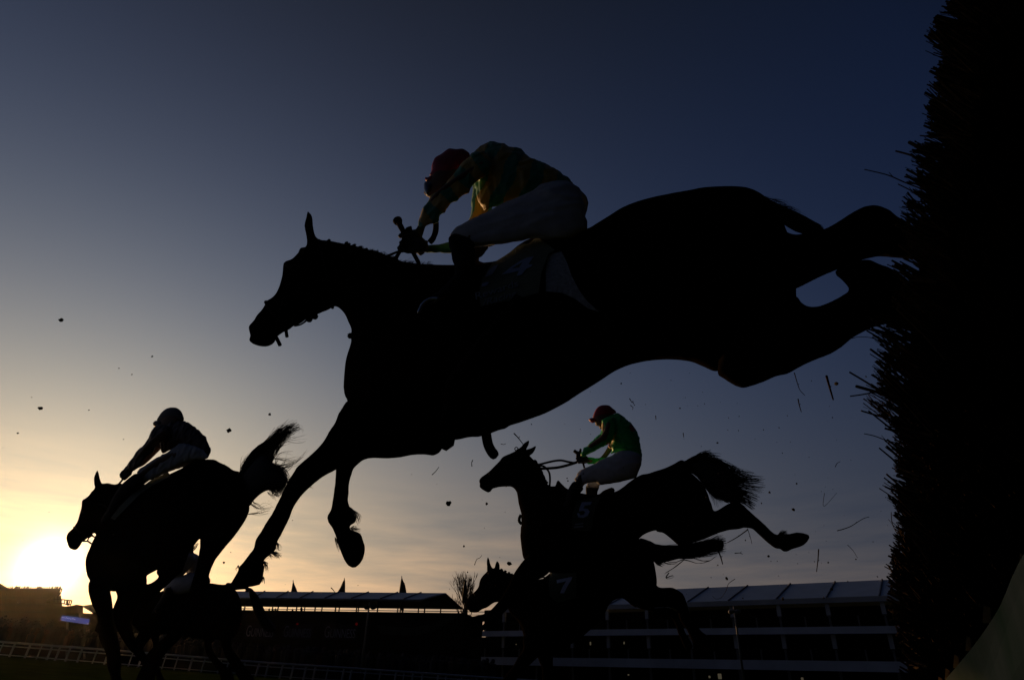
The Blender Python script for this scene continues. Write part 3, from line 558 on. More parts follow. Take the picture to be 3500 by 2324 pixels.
mb.build('reins', M['leather'], hl, True)
plate([(ZE((700,655),(640,700),(560,760),(470,850),(400,940),(430,955),(520,860),(620,760),(720,690),(860,620),(840,590)), [])], lambda x, y: LT.front(x, y, .04), .02, M['cloth'], 'saddle_cloth', hl, 10)
mb = MB()
for q, o in (([(1010,1165),(1045,1140),(1082,1125)], 0), ([(1015,1180),(1060,1150),(1080,1118)], 0), ([(1030,1195),(1060,1160),(1075,1130)], 0)):
    strands(mb, [ZE(*q)], 4, D2, 1.3, .03, seed=int(q[0][0]), curl=3, thick=.02)
mb.build('hair_wisp', M['hair'], hl)

rl = empty('person', P(600, 1640, float(D2(600, 1640))), 'jockey in dark silks, grey cap and white breeches riding before the sun at left', 'person', None)
mb = MB()
limb(mb, [(*p, r * .45, 0) for p, r in zip(ZE((1060,450),(1000,330),(880,270),(850,215)), (44,46,40,20))], D2)
Lobe(ZE((770,215),(755,240),(762,275),(790,300),(850,290),(900,240),(930,160),(860,120),(790,160)), D2, 0, .9, 30).add(mb)
limb(mb, [(*p, r * .5, o) for p, r, o in zip(ZE((820,290),(720,370),(620,480),(560,550),(520,590)), (28,26,22,15,14), (-.16,-.2,-.16,-.1,-.06))], D2)
limb(mb, [(*p, r * .5, o) for p, r, o in zip(ZE((860,290),(760,400),(640,520),(560,560)), (28,24,20,14), (.18,.2,.14,.06))], D2)
limb(mb, [(*p, r * .5, o) for p, r, o in zip(ZE((1060,460),(860,490),(680,590),(520,730),(370,920)), (44,40,30,20,14), (-.08,-.14,-.16,-.24,-.27))], D2)
limb(mb, [(*p, r * .5, o) for p, r, o in zip(ZE((1060,460),(860,500),(690,620),(560,740),(450,880)), (44,38,28,20,14), (.08,.22,.28,.3,.3))], D2)
for k, q in enumerate([((520,570),(490,590),(478,610)),((530,585),(497,605),(480,625)),((545,595),(510,620),(492,638)),((550,600),(520,628),(505,642)),((505,580),(485,600),(490,625))]): limb(mb, [(*p, 6, -.05 - .004 * k) for p in ZE(*q)], D2, 8)
Lobe(ZE((530,535),(490,578),(474,602),(475,628),(492,644),(520,630),(560,598),(575,565)), D2, -.05, .8, 24).add(mb)
rb_ = remesh(mb, 'body', [M['skin'], M['glove']], rl, .009, 2); paint_faces(rb_, lambda x, y: ((x < 455) & (y > 1575)).astype(int))
mb = MB()
Lobe(ZE((957,195),(990,205),(1030,230),(1075,265),(1115,300),(1140,335),(1155,390),(1166,415),(1158,462),(1145,490),(1090,480),(1000,430),(930,400),(870,420),(800,452),(780,430),(770,380),(760,330),(740,240),(790,205),(870,185)), D2, 0, .9, 50).add(mb)
Lobe(ZE((760,215),(738,238),(715,265),(680,320),(670,350),(640,390),(590,435),(555,490),(530,525),(522,552),(560,590),(600,570),(640,535),(652,505),(690,470),(735,430),(748,400),(765,372),(830,330),(850,250)), D2, -.14, .85, 50).add(mb)
limb(mb, [(*p, r, o) for p, r, o in zip(ZE((860,290),(740,370),(650,460),(570,545)), (26,22,18,14), (.18,.2,.14,.06))], D2)
wrinkle(remesh(mb, 'jacket', M['darksilk'], rl, .01, 2), .006, .13, 3)
mb = MB()
Lobe(ZE((800,448),(870,405),(930,370),(1000,375),(1090,410),(1148,458),(1145,492),(1050,500),(960,525),(860,575),(760,625),(710,652),(640,655),(596,612),(598,578),(680,520),(740,480)), D2, -.14, .75, 50).add(mb)
limb(mb, [(*p, r, o) for p, r, o in zip(ZE((1050,450),(880,500),(700,600)), (40,34,24), (.08,.22,.28))], D2)
wrinkle(remesh(mb, 'breeches', M['white'], rl, .01, 2), .005, .14, 3)
for o, dx in ((-.26, 0), (.28, 30)):
    mb = MB(); Lobe(ZE(*[(x + dx, y) for x, y in ((598,598),(650,645),(560,740),(480,820),(420,900),(370,965),(330,985),(322,955),(360,890),(400,810),(460,710),(530,640))]), D2, o, .85, 40).add(mb); remesh(mb, 'boot', M['boot'], rl, .01, 2)
mb = MB(); Lobe(ZE((752,197),(765,165),(790,130),(825,103),(865,93),(905,97),(935,118),(953,150),(958,198),(880,190),(800,210)), D2, 0, .95, 40).add(mb); he = remesh(mb, 'helmet', M['grey'], rl, .009, 2)
mb = MB(); Lobe(ZE((722,215),(735,199),(752,195),(800,200),(775,230),(745,242),(728,235)), D2, 0, 2.4, 20).add(mb); remesh(mb, 'peak', M['grey'], he, .008, 1)

# ================================================================== HORSE AND JOCKEY BEYOND, LEFT
D3 = vplane((450, 2000, 9.2), (900, 2000, 8.4))
h2_ = empty('horse', P(700, 2150, float(D3(700, 2150))), 'dark horse half hidden behind the tail-up horse at left, tail hanging down', 'horse', 'racehorses')
mb = MB()
H2T = Lobe(ZG((1880,503),(1980,515),(2060,518),(2110,560),(2140,610),(2165,680),(2172,760),(2150,900),(2080,1000),(1900,1010),(1700,990),(1500,960),(1350,980),(1250,940),(1190,880),(1100,860),(1000,900),(900,960),(850,930),(880,850),(960,780),(1050,690),(1130,620),(1250,560),(1350,600),(1500,560),(1700,520)), D3, 0, .75, 90)
H2T.add(mb)
Lobe(ZG((2165,700),(2140,820),(2080,980),(2080,1080),(2130,1150),(2200,1250),(2290,1375),(2300,1480),(2180,1500),(2150,1380),(2090,1280),(2030,1180),(1990,1080),(1960,960),(1950,820),(2040,720)), D3, -.12, .8, 60).add(mb)
Lobe(ZG((2000,800),(1960,960),(1900,1060),(1960,1180),(2080,1300),(2100,1420),(2000,1430),(1960,1300),(1860,1160),(1830,1050),(1850,900)), D3, .14, .8, 50).add(mb)
Lobe(ZG((1450,880),(1430,1000),(1420,1150),(1440,1280),(1480,1375),(1500,1460),(1420,1470),(1400,1350),(1380,1200),(1370,1050),(1330,900)), D3, -.12, .8, 50).add(mb)
Lobe(ZG((1300,850),(1240,960),(1180,1080),(1230,1180),(1290,1220),(1320,1160),(1290,1090),(1350,1000),(1420,900)), D3, .14, .8, 50).add(mb)
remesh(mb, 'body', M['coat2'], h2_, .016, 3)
mb = MB()
Lobe(ZS((180,215),(330,246),(380,262),(412,300),(448,355),(475,430),(508,490),(560,560),(575,600),(520,610),(450,540),(410,460),(385,400),(360,320),(352,285),(330,268),(240,275),(180,290)), D3, 0, .7, 50).add(mb)
strands(mb, [ZS((365,270),(370,340),(400,440),(450,540),(510,620)),ZS((375,265),(420,320),(470,430),(520,510),(590,620))], 160, D3, 2.2, .02, seed=61, curl=4, thick=.05)
mb.build('tail', M['hair'], h2_)
r2_ = empty('person', P(680, 1960, float(D3(680, 1960))), 'jockey in pale grey silks glimpsed between the legs of the horse at left', 'person')
mb = MB()
limb(mb, [(*p, r * .45, 0) for p, r in zip(ZG((1820,450),(1760,340),(1715,260),(1695,215)), (34,36,28,16))], D3)
Lobe(ZG((1660,180),(1650,200),(1660,240),(1690,250),(1730,230),(1735,180),(1700,160)), D3, 0, .9, 24).add(mb)
limb(mb, [(*p, r, o) for p, r, o in zip(ZG((1700,280),(1640,380),(1560,440),(1500,470),(1470,480)), (15,14,11,8,9), (-.16,-.2,-.14,-.06,-.05))], D3)
limb(mb, [(*p, r * .5, o) for p, r, o in zip(ZG((1820,460),(1680,500),(1560,540),(1480,640),(1400,760)), (32,28,22,16,11), (-.08,-.14,-.16,-.24,-.27))], D3)
limb(mb, [(*p, r * .5, o) for p, r, o in zip(ZG((1820,460),(1680,510),(1570,560),(1500,660)), (32,28,22,16), (.08,.2,.26,.28))], D3)
remesh(mb, 'body', M['skin'], r2_, .011, 2)
mb = MB(); Lobe(ZG((1640,242),(1670,232),(1700,229),(1750,238),(1785,260),(1840,330),(1872,430),(1880,500),(1800,512),(1715,480),(1675,425),(1660,340)), D3, 0, .9, 40).add(mb)
limb(mb, [(*p, r, o) for p, r, o in zip(ZG((1700,280),(1640,380),(1560,440),(1490,475)), (19,17,14,10), (-.16,-.2,-.14,-.06))], D3)
remesh(mb, 'jacket', M['palesilk'], r2_, .011, 2)
mb = MB(); Lobe(ZG((1710,405),(1655,428),(1592,438),(1530,480),(1465,560),(1500,605),(1640,605),(1780,560),(1880,512),(1880,455),(1790,425)), D3, -.14, .8, 36).add(mb); remesh(mb, 'breeches', M['palesilk'], r2_, .011, 2)
mb = MB(); Lobe(ZG((1500,540),(1560,590),(1500,680),(1420,760),(1360,790),(1370,750),(1440,640)), D3, -.26, .85, 30).add(mb); remesh(mb, 'boot', M['boot'], r2_, .011, 2)
mb = MB(); Lobe(ZG((1655,190),(1662,160),(1690,140),(1725,145),(1742,175),(1738,205),(1700,195)), D3, 0, .95, 24).add(mb); remesh(mb, 'helmet', M['grey'], r2_, .01, 2)

# ================================================================== HORSE 5 AND JOCKEY, RIGHT
D4 = vplane((1650, 1700, 8.2), (2600, 1700, 7.0))
h5 = empty('horse', P(2050, 1750, float(D4(2050, 1750))), 'dark horse in cloth 5 carrying the green clad jockey below the leaping horse', 'horse', 'racehorses')
mb = MB()
H5T = Lobe(ZF((812,540),(850,580),(880,620),(905,665),(920,700),(935,740),(955,780),(1000,812),(1040,812),(1150,840),(1300,880),(1420,885)) + ZX((150,770),(240,765),(300,730),(350,690),(400,655),(450,630),(500,622),(550,605),(630,580),(700,548),(760,515),(800,530),(800,580),(870,640),(930,700),(970,770),(990,830),(1010,900),(960,1000),(800,1080),(700,1110),(620,1092),(560,1075),(480,1100),(430,1138)) + ZH((1500,220),(1300,330),(1100,370),(900,370),(780,330),(688,262),(668,180),(657,80),(655,0)) + ZF((728,1240),(738,1150),(735,1100),(737,1070),(725,1020),(710,960),(700,890),(685,850),(650,820),(600,818),(540,822),(480,838),(465,860),(440,870),(410,858),(375,835),(360,815),(365,795),(358,765),(375,735),(410,710),(450,680),(500,630),(540,590),(570,552),(640,520),(680,500),(700,480),(718,475),(735,460),(760,430),(805,405),(803,440),(785,475),(775,492),(800,500)), D4, 0, .78, 160)
H5T.add(mb)
Lobe(ZF((765,520),(775,490),(800,480),(830,470),(872,448),(862,485),(840,520),(812,542),(790,560)), D4, -.06, .8, 30).add(mb)
Lobe(ZX((560,1075),(620,1095),(680,1140),(745,1195),(800,1190),(900,1150),(1060,1095),(1150,1070),(1220,1055),(1290,1055),(1330,1065),(1380,1110),(1440,1165),(1490,1205),(1520,1220),(1550,1222),(1570,1240),(1605,1243),(1640,1225),(1720,1200),(1760,1170),(1785,1125),(1775,1108),(1740,1095),(1680,1088),(1620,1100),(1580,1098),(1520,1105),(1480,1080),(1430,1030),(1380,985),(1340,950),(1290,905),(1220,850),(1140,860),(1030,920),(1000,860),(900,780),(700,800),(580,950)), D4, -.13, .75, 90).add(mb)
Lobe(ZX((640,1020),(740,1180),(900,1160),(1100,1080),(1240,1060),(1290,1020),(1220,940),(1100,930),(950,960),(850,900)), D4, .14, .75, 60).add(mb)
Lobe(ZH((690,262),(650,310),(600,385),(560,470),(510,560),(460,625),(390,690),(300,715),(195,745),(205,790),(235,800),(290,780),(400,755),(480,700),(560,610),(640,520),(760,440),(860,395),(900,350),(900,250),(780,180)), D4, -.12, .8, 70).add(mb)
Lobe(ZH((700,300),(640,400),(580,520),(500,640),(420,720),(350,790),(245,850),(215,880),(290,893),(335,890),(345,850),(430,790),(530,690),(640,580),(740,450),(800,350)), D4, .14, .8, 70).add(mb)
Lobe(ZF((700,520),(718,475),(735,460),(760,430),(806,403),(804,440),(786,475),(770,510)), D4, .03, .9, 26).add(mb)
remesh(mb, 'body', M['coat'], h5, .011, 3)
mb = MB(); mbt = MB()
strands(mbt, [ZX((840,500),(920,465),(1005,437)),ZX((850,510),(940,475),(1020,470)),ZX((880,520),(980,480),(1100,495))], 90, D4, 1.6, .04, seed=71, curl=4, thick=.06)
strands(mb, [ZX((1530,1110),(1560,1092),(1605,1084)),ZX((1560,1112),(1585,1095),(1612,1090))], 40, D4, 1.5, .05, off=-.13, seed=75, curl=3, thick=.03)
mb.build('fetlock_hair', M['hair'], h5); mb = mbt
tg = [ZX((790,525),(920,480),(1040,500),(1120,540),(1180,590),(1205,640)),ZX((800,560),(950,560),(1080,600),(1180,645),(1300,652),(1430,665)),ZX((820,580),(950,620),(1100,660),(1200,700),(1330,720),(1440,730)),ZX((850,610),(960,680),(1090,740),(1200,770),(1310,800),(1385,840)),ZX((900,650),(980,740),(1090,790),(1180,830),(1280,870),(1340,930)),ZX((930,690),(980,760),(1040,810),(1100,830),(1130,850))]
strands(mb, tg, 650, D4, 2.0, .05, seed=72, curl=5, lmin=.6, thick=.07)
strands(mb, [ZX((940,690),(980,770),(1030,840),(1045,915)),ZX((980,720),(1040,800),(1090,840),(1100,870))], 26, D4, 1.2, .04, seed=73, curl=5, thick=.05)
strands(mb, [ZX((1200,700),(1330,760),(1465,800)),ZX((1150,540),(1200,620),(1230,640))], 12, D4, .8, .06, seed=74, curl=5, thick=.05)
Lobe(ZX((775,540),(900,472),(1040,505),(1120,550),(1180,640),(1200,700),(1250,780),(1240,850),(1130,850),(1060,800),(990,765),(925,690),(880,645),(840,618),(790,600)), D4, 0, .6, 50).add(mb)
mb.build('tail', M['hair'], h5)
mb = MB()
for k in range(22):
    t = k / 21; x = 850 + 110 * t + 4; y = np.interp(x, [812,850,880,905,920,935,955,1000],[540,580,620,665,700,740,780,812]); limb(mb, [(*p, 4, rnd.uniform(-.02, .02)) for p in ZF((x - 12, y + 8), (x + rnd.uniform(2, 8), y - rnd.uniform(0, 6)))], D4, 6)
mb.build('mane', M['hair'], h5)
mb = MB(); sf = lambda q, dz, r, m_=mb: m_.tube([P(x, y, float(D4(x, y)) + dz) for x, y in spline(ZF(*q), 6, False)], r, 6)
sf(((1235,598),(1150,626),(1050,648),(900,658)), -.1, .017); sf(((1210,606),(1150,595),(1090,583),(1020,590),(880,624)), .08, .014)
sf(((885,636),(930,633),(965,660),(988,700),(993,760),(990,808)), 0, .013); sf(((900,658),(700,700),(560,740),(440,800)), -.14, .01)
mb.build('reins', M['leather'], h5, True)
mb = MB(); c = ZF((692,480))[0]; q = [(c[0] + 5.5 * math.cos(a), c[1] + 5.5 * math.sin(a)) for a in np.linspace(0, 6.28, 12)]
mb.tube([P(x, y, float(D4(x, y))) for x, y in q], .007, 5); sf(((735,1068),(718,1100),(720,1130),(738,1148)), 0, .02, mb)
strap(H5T, ZF((450,700),(480,770),(500,825)), .01, .004, mb); strap(H5T, ZF((700,490),(680,620),(640,760),(600,815)), .01, .004, mb)
mb.build('bridle', M['leather'], h5, True)
mb = MB(); Lobe(ZF((1000,830),(1035,815),(1060,755),(1090,780),(1145,832),(1250,870),(1310,890),(1415,888),(1470,850),(1540,822),(1562,828),(1576,858),(1500,900),(1300,930),(1100,900)), D4, -.02, .8, 50).add(mb); remesh(mb, 'saddle', M['leather'], h5, .013, 2)
S5 = lambda l: (lambda x, y: H5T.front(x, y, l))
sc5 = plate([(ZF((1225,950),(1290,925),(1450,905),(1400,1000),(1380,1090),(1365,1205),(1290,1215),(1185,1195),(1195,1060)), [])], S5(.04), .02, M['cloth_dark'], 'saddle_cloth', h5, 12)
plate([(ZF((1278,955),(1368,952),(1352,980),(1305,985),(1290,1010),(1330,1015),(1348,1040),(1330,1077),(1290,1097),(1245,1090),(1234,1055),(1252,1050),(1264,1072),(1292,1068),(1308,1045),(1293,1032),(1250,1038),(1256,1010)), [])], S5(.047), .004, M['number'], 'number', sc5, 8)
plate([(ZF((1215,1150),(1290,1140),(1290,1150),(1215,1160)), []), (ZF((1205,1172),(1290,1165),(1290,1178),(1205,1185)), [])], S5(.047), .004, M['lettering'], 'lettering', sc5, 8)

def small_jockey(root, T, D, vox, jacket, far=True):
    """jockey crouched with a forward hold; T maps the traced outline to where this jockey rides"""
    z = lambda *p: [T(q) for q in ZF(*p)]; k = T.k
    mb = MB(); li = lambda pts, rs, os: limb(mb, [(*p, r * k * .55, o) for p, r, o in zip(z(*pts), rs, os)], D)
    li(((1700,560),(1720,440),(1660,300),(1560,230),(1500,215)), (34,34,36,28,16), (0,0,0,0,0))
    Lobe(z((1385,215),(1388,240),(1400,255),(1396,268),(1412,276),(1430,282),(1440,306),(1456,302),(1520,260),(1540,180),(1470,130),(1400,150)), D, 0, .9, 30).add(mb)
    li(((1520,260),(1480,370),(1360,460),(1300,510),(1270,550)), (20,20,16,11,11), (-.16,-.2,-.16,-.08,-.05))
    li(((1560,280),(1540,450),(1450,575),(1360,590),(1310,585)), (20,19,14,11,10), (.16,.22,.16,.08,.05))
    li(((1720,600),(1560,640),(1350,690),(1270,740),(1230,830),(1180,930)), (40,38,26,19,15,12), (-.06,-.13,-.14,-.16,-.24,-.28))
    li(((1720,620),(1560,680),(1420,740),(1385,800),(1365,900)), (38,34,24,19,14), (.08,.22,.28,.28,.28))
    Lobe(z((1228,515),(1205,500),(1210,492),(1230,492),(1250,502),(1255,478),(1272,474),(1278,490),(1276,512),(1300,530),(1335,555),(1338,600),(1292,614),(1240,602),(1228,560)), D, -.03, .8, 26).add(mb)
    for q in (((1290,545),(1250,530),(1232,545)),((1290,565),(1248,552),(1230,568)),((1295,580),(1252,575),(1236,590)),((1300,595),(1265,595),(1250,605)),((1290,535),(1262,512),(1240,520))): limb(mb, [(*p, 4.6 * k, -.06) for p in z(*q)], D, 8)
    remesh(mb, 'body', [M['skin'], M['glove']], root, vox * .8, 2)
    hx = z((1345,500))[0][0]; paint_faces(root.children[-1], lambda x, y: (x < hx).astype(int) * 1 * (y > z((1345,470))[0][1]))
    mb = MB()
    Lobe(z((1500,190),(1585,155),(1620,165),(1660,195),(1710,240),(1750,290),(1785,350),(1800,410),(1811,470),(1818,530),(1820,582),(1780,560),(1650,520),(1600,510),(1535,532),(1530,510),(1545,485),(1515,475),(1510,445),(1540,420),(1500,330),(1450,300),(1448,240),(1470,205)), D, 0, .9, 45).add(mb)
    Lobe(z((1500,190),(1460,225),(1448,255),(1452,300),(1440,340),(1400,375),(1360,410),(1320,455),(1295,465),(1278,500),(1262,525),(1285,560),(1340,530),(1400,502),(1450,472),(1512,440),(1570,380),(1585,280),(1560,200)), D, -.13, .85, 45).add(mb)
    Lobe(z((1310,560),(1330,548),(1420,560),(1535,538),(1620,480),(1640,560),(1500,595),(1340,622),(1315,600)), D, .1, .8, 30).add(mb)
    jk = wrinkle(remesh(mb, 'jacket', jacket, root, vox, 2), .006, .13, 8)
    if len(jacket) > 1:
        def pat(x, y):
            fx, fy = (x - 1500) * 2.61375, (y - 1350) * 2.61375; r = np.zeros(x.shape, int)
            r[((fx - 1525)**2 + (fy - 455)**2 < 34**2) & (fx < 1545)] = 1; r[((fx - 1735) / 34)**2 + ((fy - 285) / 42)**2 < 1] = 1
            r[(abs(fx - 1565 + .4 * (fy - 380)) < 9) & (fy > 330) & (fy < 500)] = 2; r[((fx - 1465) / 14)**2 + ((fy - 285) / 40)**2 < 1] = 2
            return r
        paint_faces(jk, pat)
    mb = MB()
    Lobe(z((1600,505),(1650,490),(1720,495),(1780,520),(1820,580),(1800,640),(1785,690),(1760,740),(1690,765),(1600,785),(1500,800),(1440,805),(1400,780),(1310,800),(1280,832),(1215,770),(1200,750),(1225,720),(1235,695),(1270,670),(1340,630),(1440,580),(1530,542)), D, -.14, .72, 50).add(mb)
    Lobe(z((1560,600),(1720,620),(1640,760),(1500,795),(1440,805),(1430,842),(1320,822),(1326,780),(1400,700)), D, .2, .8, 36).add(mb)
    wrinkle(remesh(mb, 'breeches', M['white'], root, vox, 2), .005, .14, 9)
    mb = MB(); Lobe(z((1210,768),(1292,830),(1250,890),(1200,960),(1150,1000),(1110,1010),(1105,985),(1135,940),(1145,860)), D, -.28, .85, 34).add(mb); remesh(mb, 'boot', M['boot'], root, vox, 2)
    mb = MB(); Lobe(z((1322,800),(1430,815),(1420,860),(1415,890),(1390,960),(1330,980),(1310,960),(1312,890)), D, .26, .85, 34).add(mb); remesh(mb, 'boot', M['boot'], root, vox, 2)
    mb = MB(); Lobe(z((1375,208),(1378,180),(1400,130),(1430,100),(1470,88),(1520,92),(1550,115),(1586,156),(1500,192),(1470,210),(1450,240),(1420,232)), D, 0, .95, 36).add(mb); he = remesh(mb, 'helmet', M['red'] if len(jacket) > 1 else M['grey'], root, vox * .8, 2)
    mb = MB(); Lobe(z((1337,219),(1355,206),(1378,203),(1420,215),(1395,240),(1375,250),(1350,238)), D, 0, 2.2, 20).add(mb); remesh(mb, 'peak', M['red'] if len(jacket) > 1 else M['grey'], he, vox * .7, 1)
class TF:
    def __init__(s, k, a, b): s.k, s.a, s.b = k, a, b
    def __call__(s, q): return (s.b[0] + s.k * (q[0] - s.a[0]), s.b[1] + s.k * (q[1] - s.a[1]))
r5 = empty('person', P(2080, 1560, float(D4(2080, 1560))), 'jockey in bright green jacket and red cap sitting upright on horse 5', 'person')
small_jockey(r5, TF(1, (0, 0), (0, 0)), D4, .011, [M['emerald'], M['redsilk'], M['yellow']])
mb = MB(); q = ZF((1210,497),(1245,530),(1285,590),(1300,650)); mb.tube([P(x, y, float(D4(x, y)) - .05) for x, y in q], [.022,.018,.014,.012], 6)
wp = empty('riding_whip', P(*q[0], float(D4(*q[0]))), 'dark riding whip in the glove of the green clad jockey', 'whip'); mb.build('shaft', M['leather'], wp, True)

# ================================================================== HORSE 7 AND JOCKEY, LOWER RIGHT
D5 = vplane((1600, 2000, 9.8), (2350, 2000, 9.0))
h7 = empty('horse', P(1950, 2150, float(D5(1950, 2150))), 'dark horse in cloth 7 with two pricked ears, underneath horse 5', 'horse', 'racehorses')
mb = MB()
H7T = Lobe(ZH((490,345),(530,360),(570,380),(600,395),(700,400),(800,440),(1000,300),(1300,200),(1500,130),(1620,95),(1700,150),(1730,258),(1750,350),(1760,470),(1720,560),(1600,650),(1550,627),(1510,592),(1470,574),(1420,590),(1380,620),(1355,665),(1330,720),(1280,780),(1200,850),(1160,885),(1060,950),(930,1000),(800,1010),(700,960),(690,900),(650,780),(580,700),(545,640),(510,612),(450,610),(390,650),(350,665),(310,690),(265,690),(235,670),(220,640),(218,605),(240,575),(270,540),(300,510),(320,480),(328,440),(345,405),(385,362),(400,348),(392,310),(387,285),(393,243),(406,262),(415,300),(432,332),(450,330),(458,298),(470,275),(486,300)), D5, 0, .72, 160)
H7T.add(mb)
Lobe(ZH((1700,400),(1765,478),(1800,490),(1880,488),(1930,510),(1970,540),(1990,580),(2010,640),(2030,700),(2060,760),(2120,840),(2200,900),(2240,960),(2220,1010),(2120,960),(2060,940),(2030,890),(2000,830),(1950,760),(1900,657),(1680,655),(1600,650),(1500,560),(1560,420)), D5, -.13, .75, 70).add(mb)
Lobe(ZH((1600,500),(1700,640),(1850,650),(1930,700),(1990,850),(2050,960),(2000,1000),(1940,880),(1880,740),(1750,690),(1600,640)), D5, .15, .75, 50).add(mb)
Lobe(ZH((690,880),(680,980),(640,1050),(600,1120),(550,1180),(500,1250),(470,1330),(500,1370),(560,1330),(620,1240),(720,1130),(790,1060),(880,980),(850,880)), D5, -.13, .8, 60).add(mb)
Lobe(ZH((760,950),(800,1060),(830,1150),(835,1260),(830,1360),(930,1370),(930,1238),(922,1050),(960,980),(900,900)), D5, .15, .8, 50).add(mb)
Lobe(ZH((392,360),(388,320),(386,285),(393,240),(407,260),(417,300),(434,340),(430,380)), D5, 0, 1.0, 26).add(mb)
Lobe(ZH((448,350),(452,318),(458,295),(470,273),(489,298),(492,345),(480,370)), D5, -.05, 1.0, 26).add(mb)
remesh(mb, 'body', M['coat'], h7, .012, 3)
mb = MB()
tg = [ZH((1610,98),(1760,150),(1900,155),(2060,140),(2200,100),(2265,65)),ZH((1640,150),(1780,175),(1950,180),(2100,160),(2230,120),(2322,88)),ZH((1670,220),(1800,215),(1950,215),(2100,200),(2220,185),(2327,180)),ZH((1710,255),(1780,260),(1900,250),(2050,240),(2150,225),(2250,205))]
strands(mb, tg, 620, D5, 2.0, .03, seed=81, curl=4, lmin=.7, thick=.07)
strands(mb, [ZH((1715,240),(1760,290),(1805,318)),ZH((1730,260),(1780,290),(1830,280))], 60, D5, 1.8, .04, seed=82, curl=4, thick=.05)
for k, g in enumerate([((1800,265),(1900,292),(1980,262),(2080,296),(2180,280),(2252,225)),((1985,262),(1900,330),(1820,376)),((1860,370),(1830,415),(1900,392)),((1950,255),(2050,250),(2120,275),(2200,275)),((1790,270),(1850,300),(1930,290))]): strands(mb, [ZH(*g)], 5, D5, 1.5, .01, seed=90+k, curl=3, lmin=.9, thick=.03)
Lobe(ZH((1620,98),(1700,112),(1780,150),(1940,158),(2060,145),(2200,118),(2290,110),(2290,180),(2200,205),(2100,230),(1950,255),(1800,290),(1740,280),(1700,220)), D5, 0, .5, 50).add(mb)
mb.build('tail', M['hair'], h7)
for x, y in ((400,352),(505,350),(535,362),(565,377),(585,388)): mb = MB(); mb.blob(P(*ZH((x, y))[0], float(D5(*ZH((x, y))[0]))), .028, int(x), .2); mb.build('mane_plait', M['hair'], h7)
S7 = lambda l: (lambda x, y: H7T.front(x, y, l))
sc7 = plate([(ZH((900,360),(1000,355),(1110,370),(1110,470),(1110,570),(960,615),(900,560),(885,460)), [])], S7(.04), .02, M['cloth_dark'], 'saddle_cloth', h7, 10)
plate([(ZH((950,428),(1076,402),(1072,426),(1040,476),(1010,536),(978,534),(1002,476),(1028,438),(953,456)), [])], S7(.047), .004, M['number'], 'number', sc7, 6)
mb = MB(); mb.tube([P(x, y, float(D5(x, y)) - .1) for x, y in spline(ZH((880,415),(840,405),(800,420),(600,520),(330,640)), 6, False)], .012, 5); mb.build('reins', M['leather'], h7, True)
mb = MB(); strap(H7T, ZH((285,530),(310,600),(330,650)), .012, .004, mb); strap(H7T, ZH((400,370),(420,480),(400,600)), .012, .004, mb); mb.build('bridle', M['leather'], h7, True)
mb = MB(); Lobe(ZH((755,445),(800,425),(850,415),(890,420),(950,450),(900,560),(800,520)), D5, -.02, .9, 30).add(mb); remesh(mb, 'saddle', M['leather'], h7, .014, 2)
r7 = empty('person', P(1990, 1950, float(D5(1990, 1950))), 'jockey riding horse 7, hidden behind horse 5 except for a boot', 'person')
small_jockey(r7, TF(.74, (2140, 1660), (2085, 1985)), D5, .013, [M['darksilk']])

# ================================================================== GROUND
a_ = P(0, 2243, 57.0); b_ = P(1700, 2372, 57.0)
GA, GB = np.linalg.solve(np.array([a_[:2], b_[:2]]), np.array([a_[2], b_[2]]))
def gz(x, y):
    return (GA * x + GB * y) * np.clip(np.hypot(x, y) / 12 - .25, 0, 1) + .05 * np.sin(x * .13 + 1) * np.sin(y * .11) * np.clip(np.hypot(x, y) / 30, 0, 1)
mb = MB(); gx = np.r_[-900:-120:60, -120:121:6, 180:901:60]; gy = np.r_[-60:-5:10, -5:125:6, 140:1500:80]
V = [(x, y, gz(x, y)) for y in gy for x in gx]; nx = len(gx)
mb.add(V, [(j * nx + i, j * nx + i + 1, (j + 1) * nx + i + 1, (j + 1) * nx + i) for j in range(len(gy) - 1) for i in range(nx - 1)])
tag(mb.build('ground', M['turf'], None, True), kind='structure')

# ================================================================== BRUSH FENCE
fence = empty('brush_fence', P(3300, 2200, 1.3), 'tall bristling birch brush fence filling the right edge, with green board at its foot', 'fence')
core = [(3290,-160),(3285,0),(3262,120),(3255,230),(3238,330),(3232,420),(3230,500),(3195,590),(3172,640),(3180,720),(3175,800),(3160,900),(3135,1010),(3120,1120),(3100,1250),(3110,1400),(3100,1500),(3095,1600),(3098,1700),(3095,1800),(3085,1900),(3062,1990),(3080,2080),(3105,2200),(3140,2324),(3160,2450),(3800,2450),(3900,-160)]
az = math.radians(37.5); away = np.array([math.sin(az), math.cos(az), 0.0])
DH = vplane((3100, 1200, 1.35), (3500, 1200, 1.2))
ztop = P(3285, -25, float(DH(3285, -25)))[2]
cp = [P(x, y, float(DH(x, y))) for x, y in core]
cp = [np.array([p[0], p[1], min(p[2], ztop - .05 * (i in (0, len(cp) - 1)))]) for i, p in enumerate(cp)]
mb = MB(); mb.prism(cp[::-1], away * 7)
mb.build('brush_core', M['brush'], fence)
edge = np.array(core[1:24]); ey = edge[:, 1]; ex = edge[:, 0]
tipy = [0,50,130,250,350,480,620,750,820,910,960,1015,1130,1200,1360,1460]
tipx = [3237,3198,3201,3170,3206,3150,3155,3165,3165,3145,3104,3061,3068,3104,3089,3086]
tipy = [y / 1.96 for y in tipy] + [885,985,1120,1250,1300,1370,1440,1530,1600,1640,1700,1740,1800,1850,1910,1965,2030,2100,2180,2290,2324]
tipx = tipx + [3062,3010,2985,2985,2960,2972,3020,3027,3035,3026,3031,3058,3066,3052,3040,3028,3022,3045,3070,3108,3126]
mb = MB(); clumps = []
y = -30.0
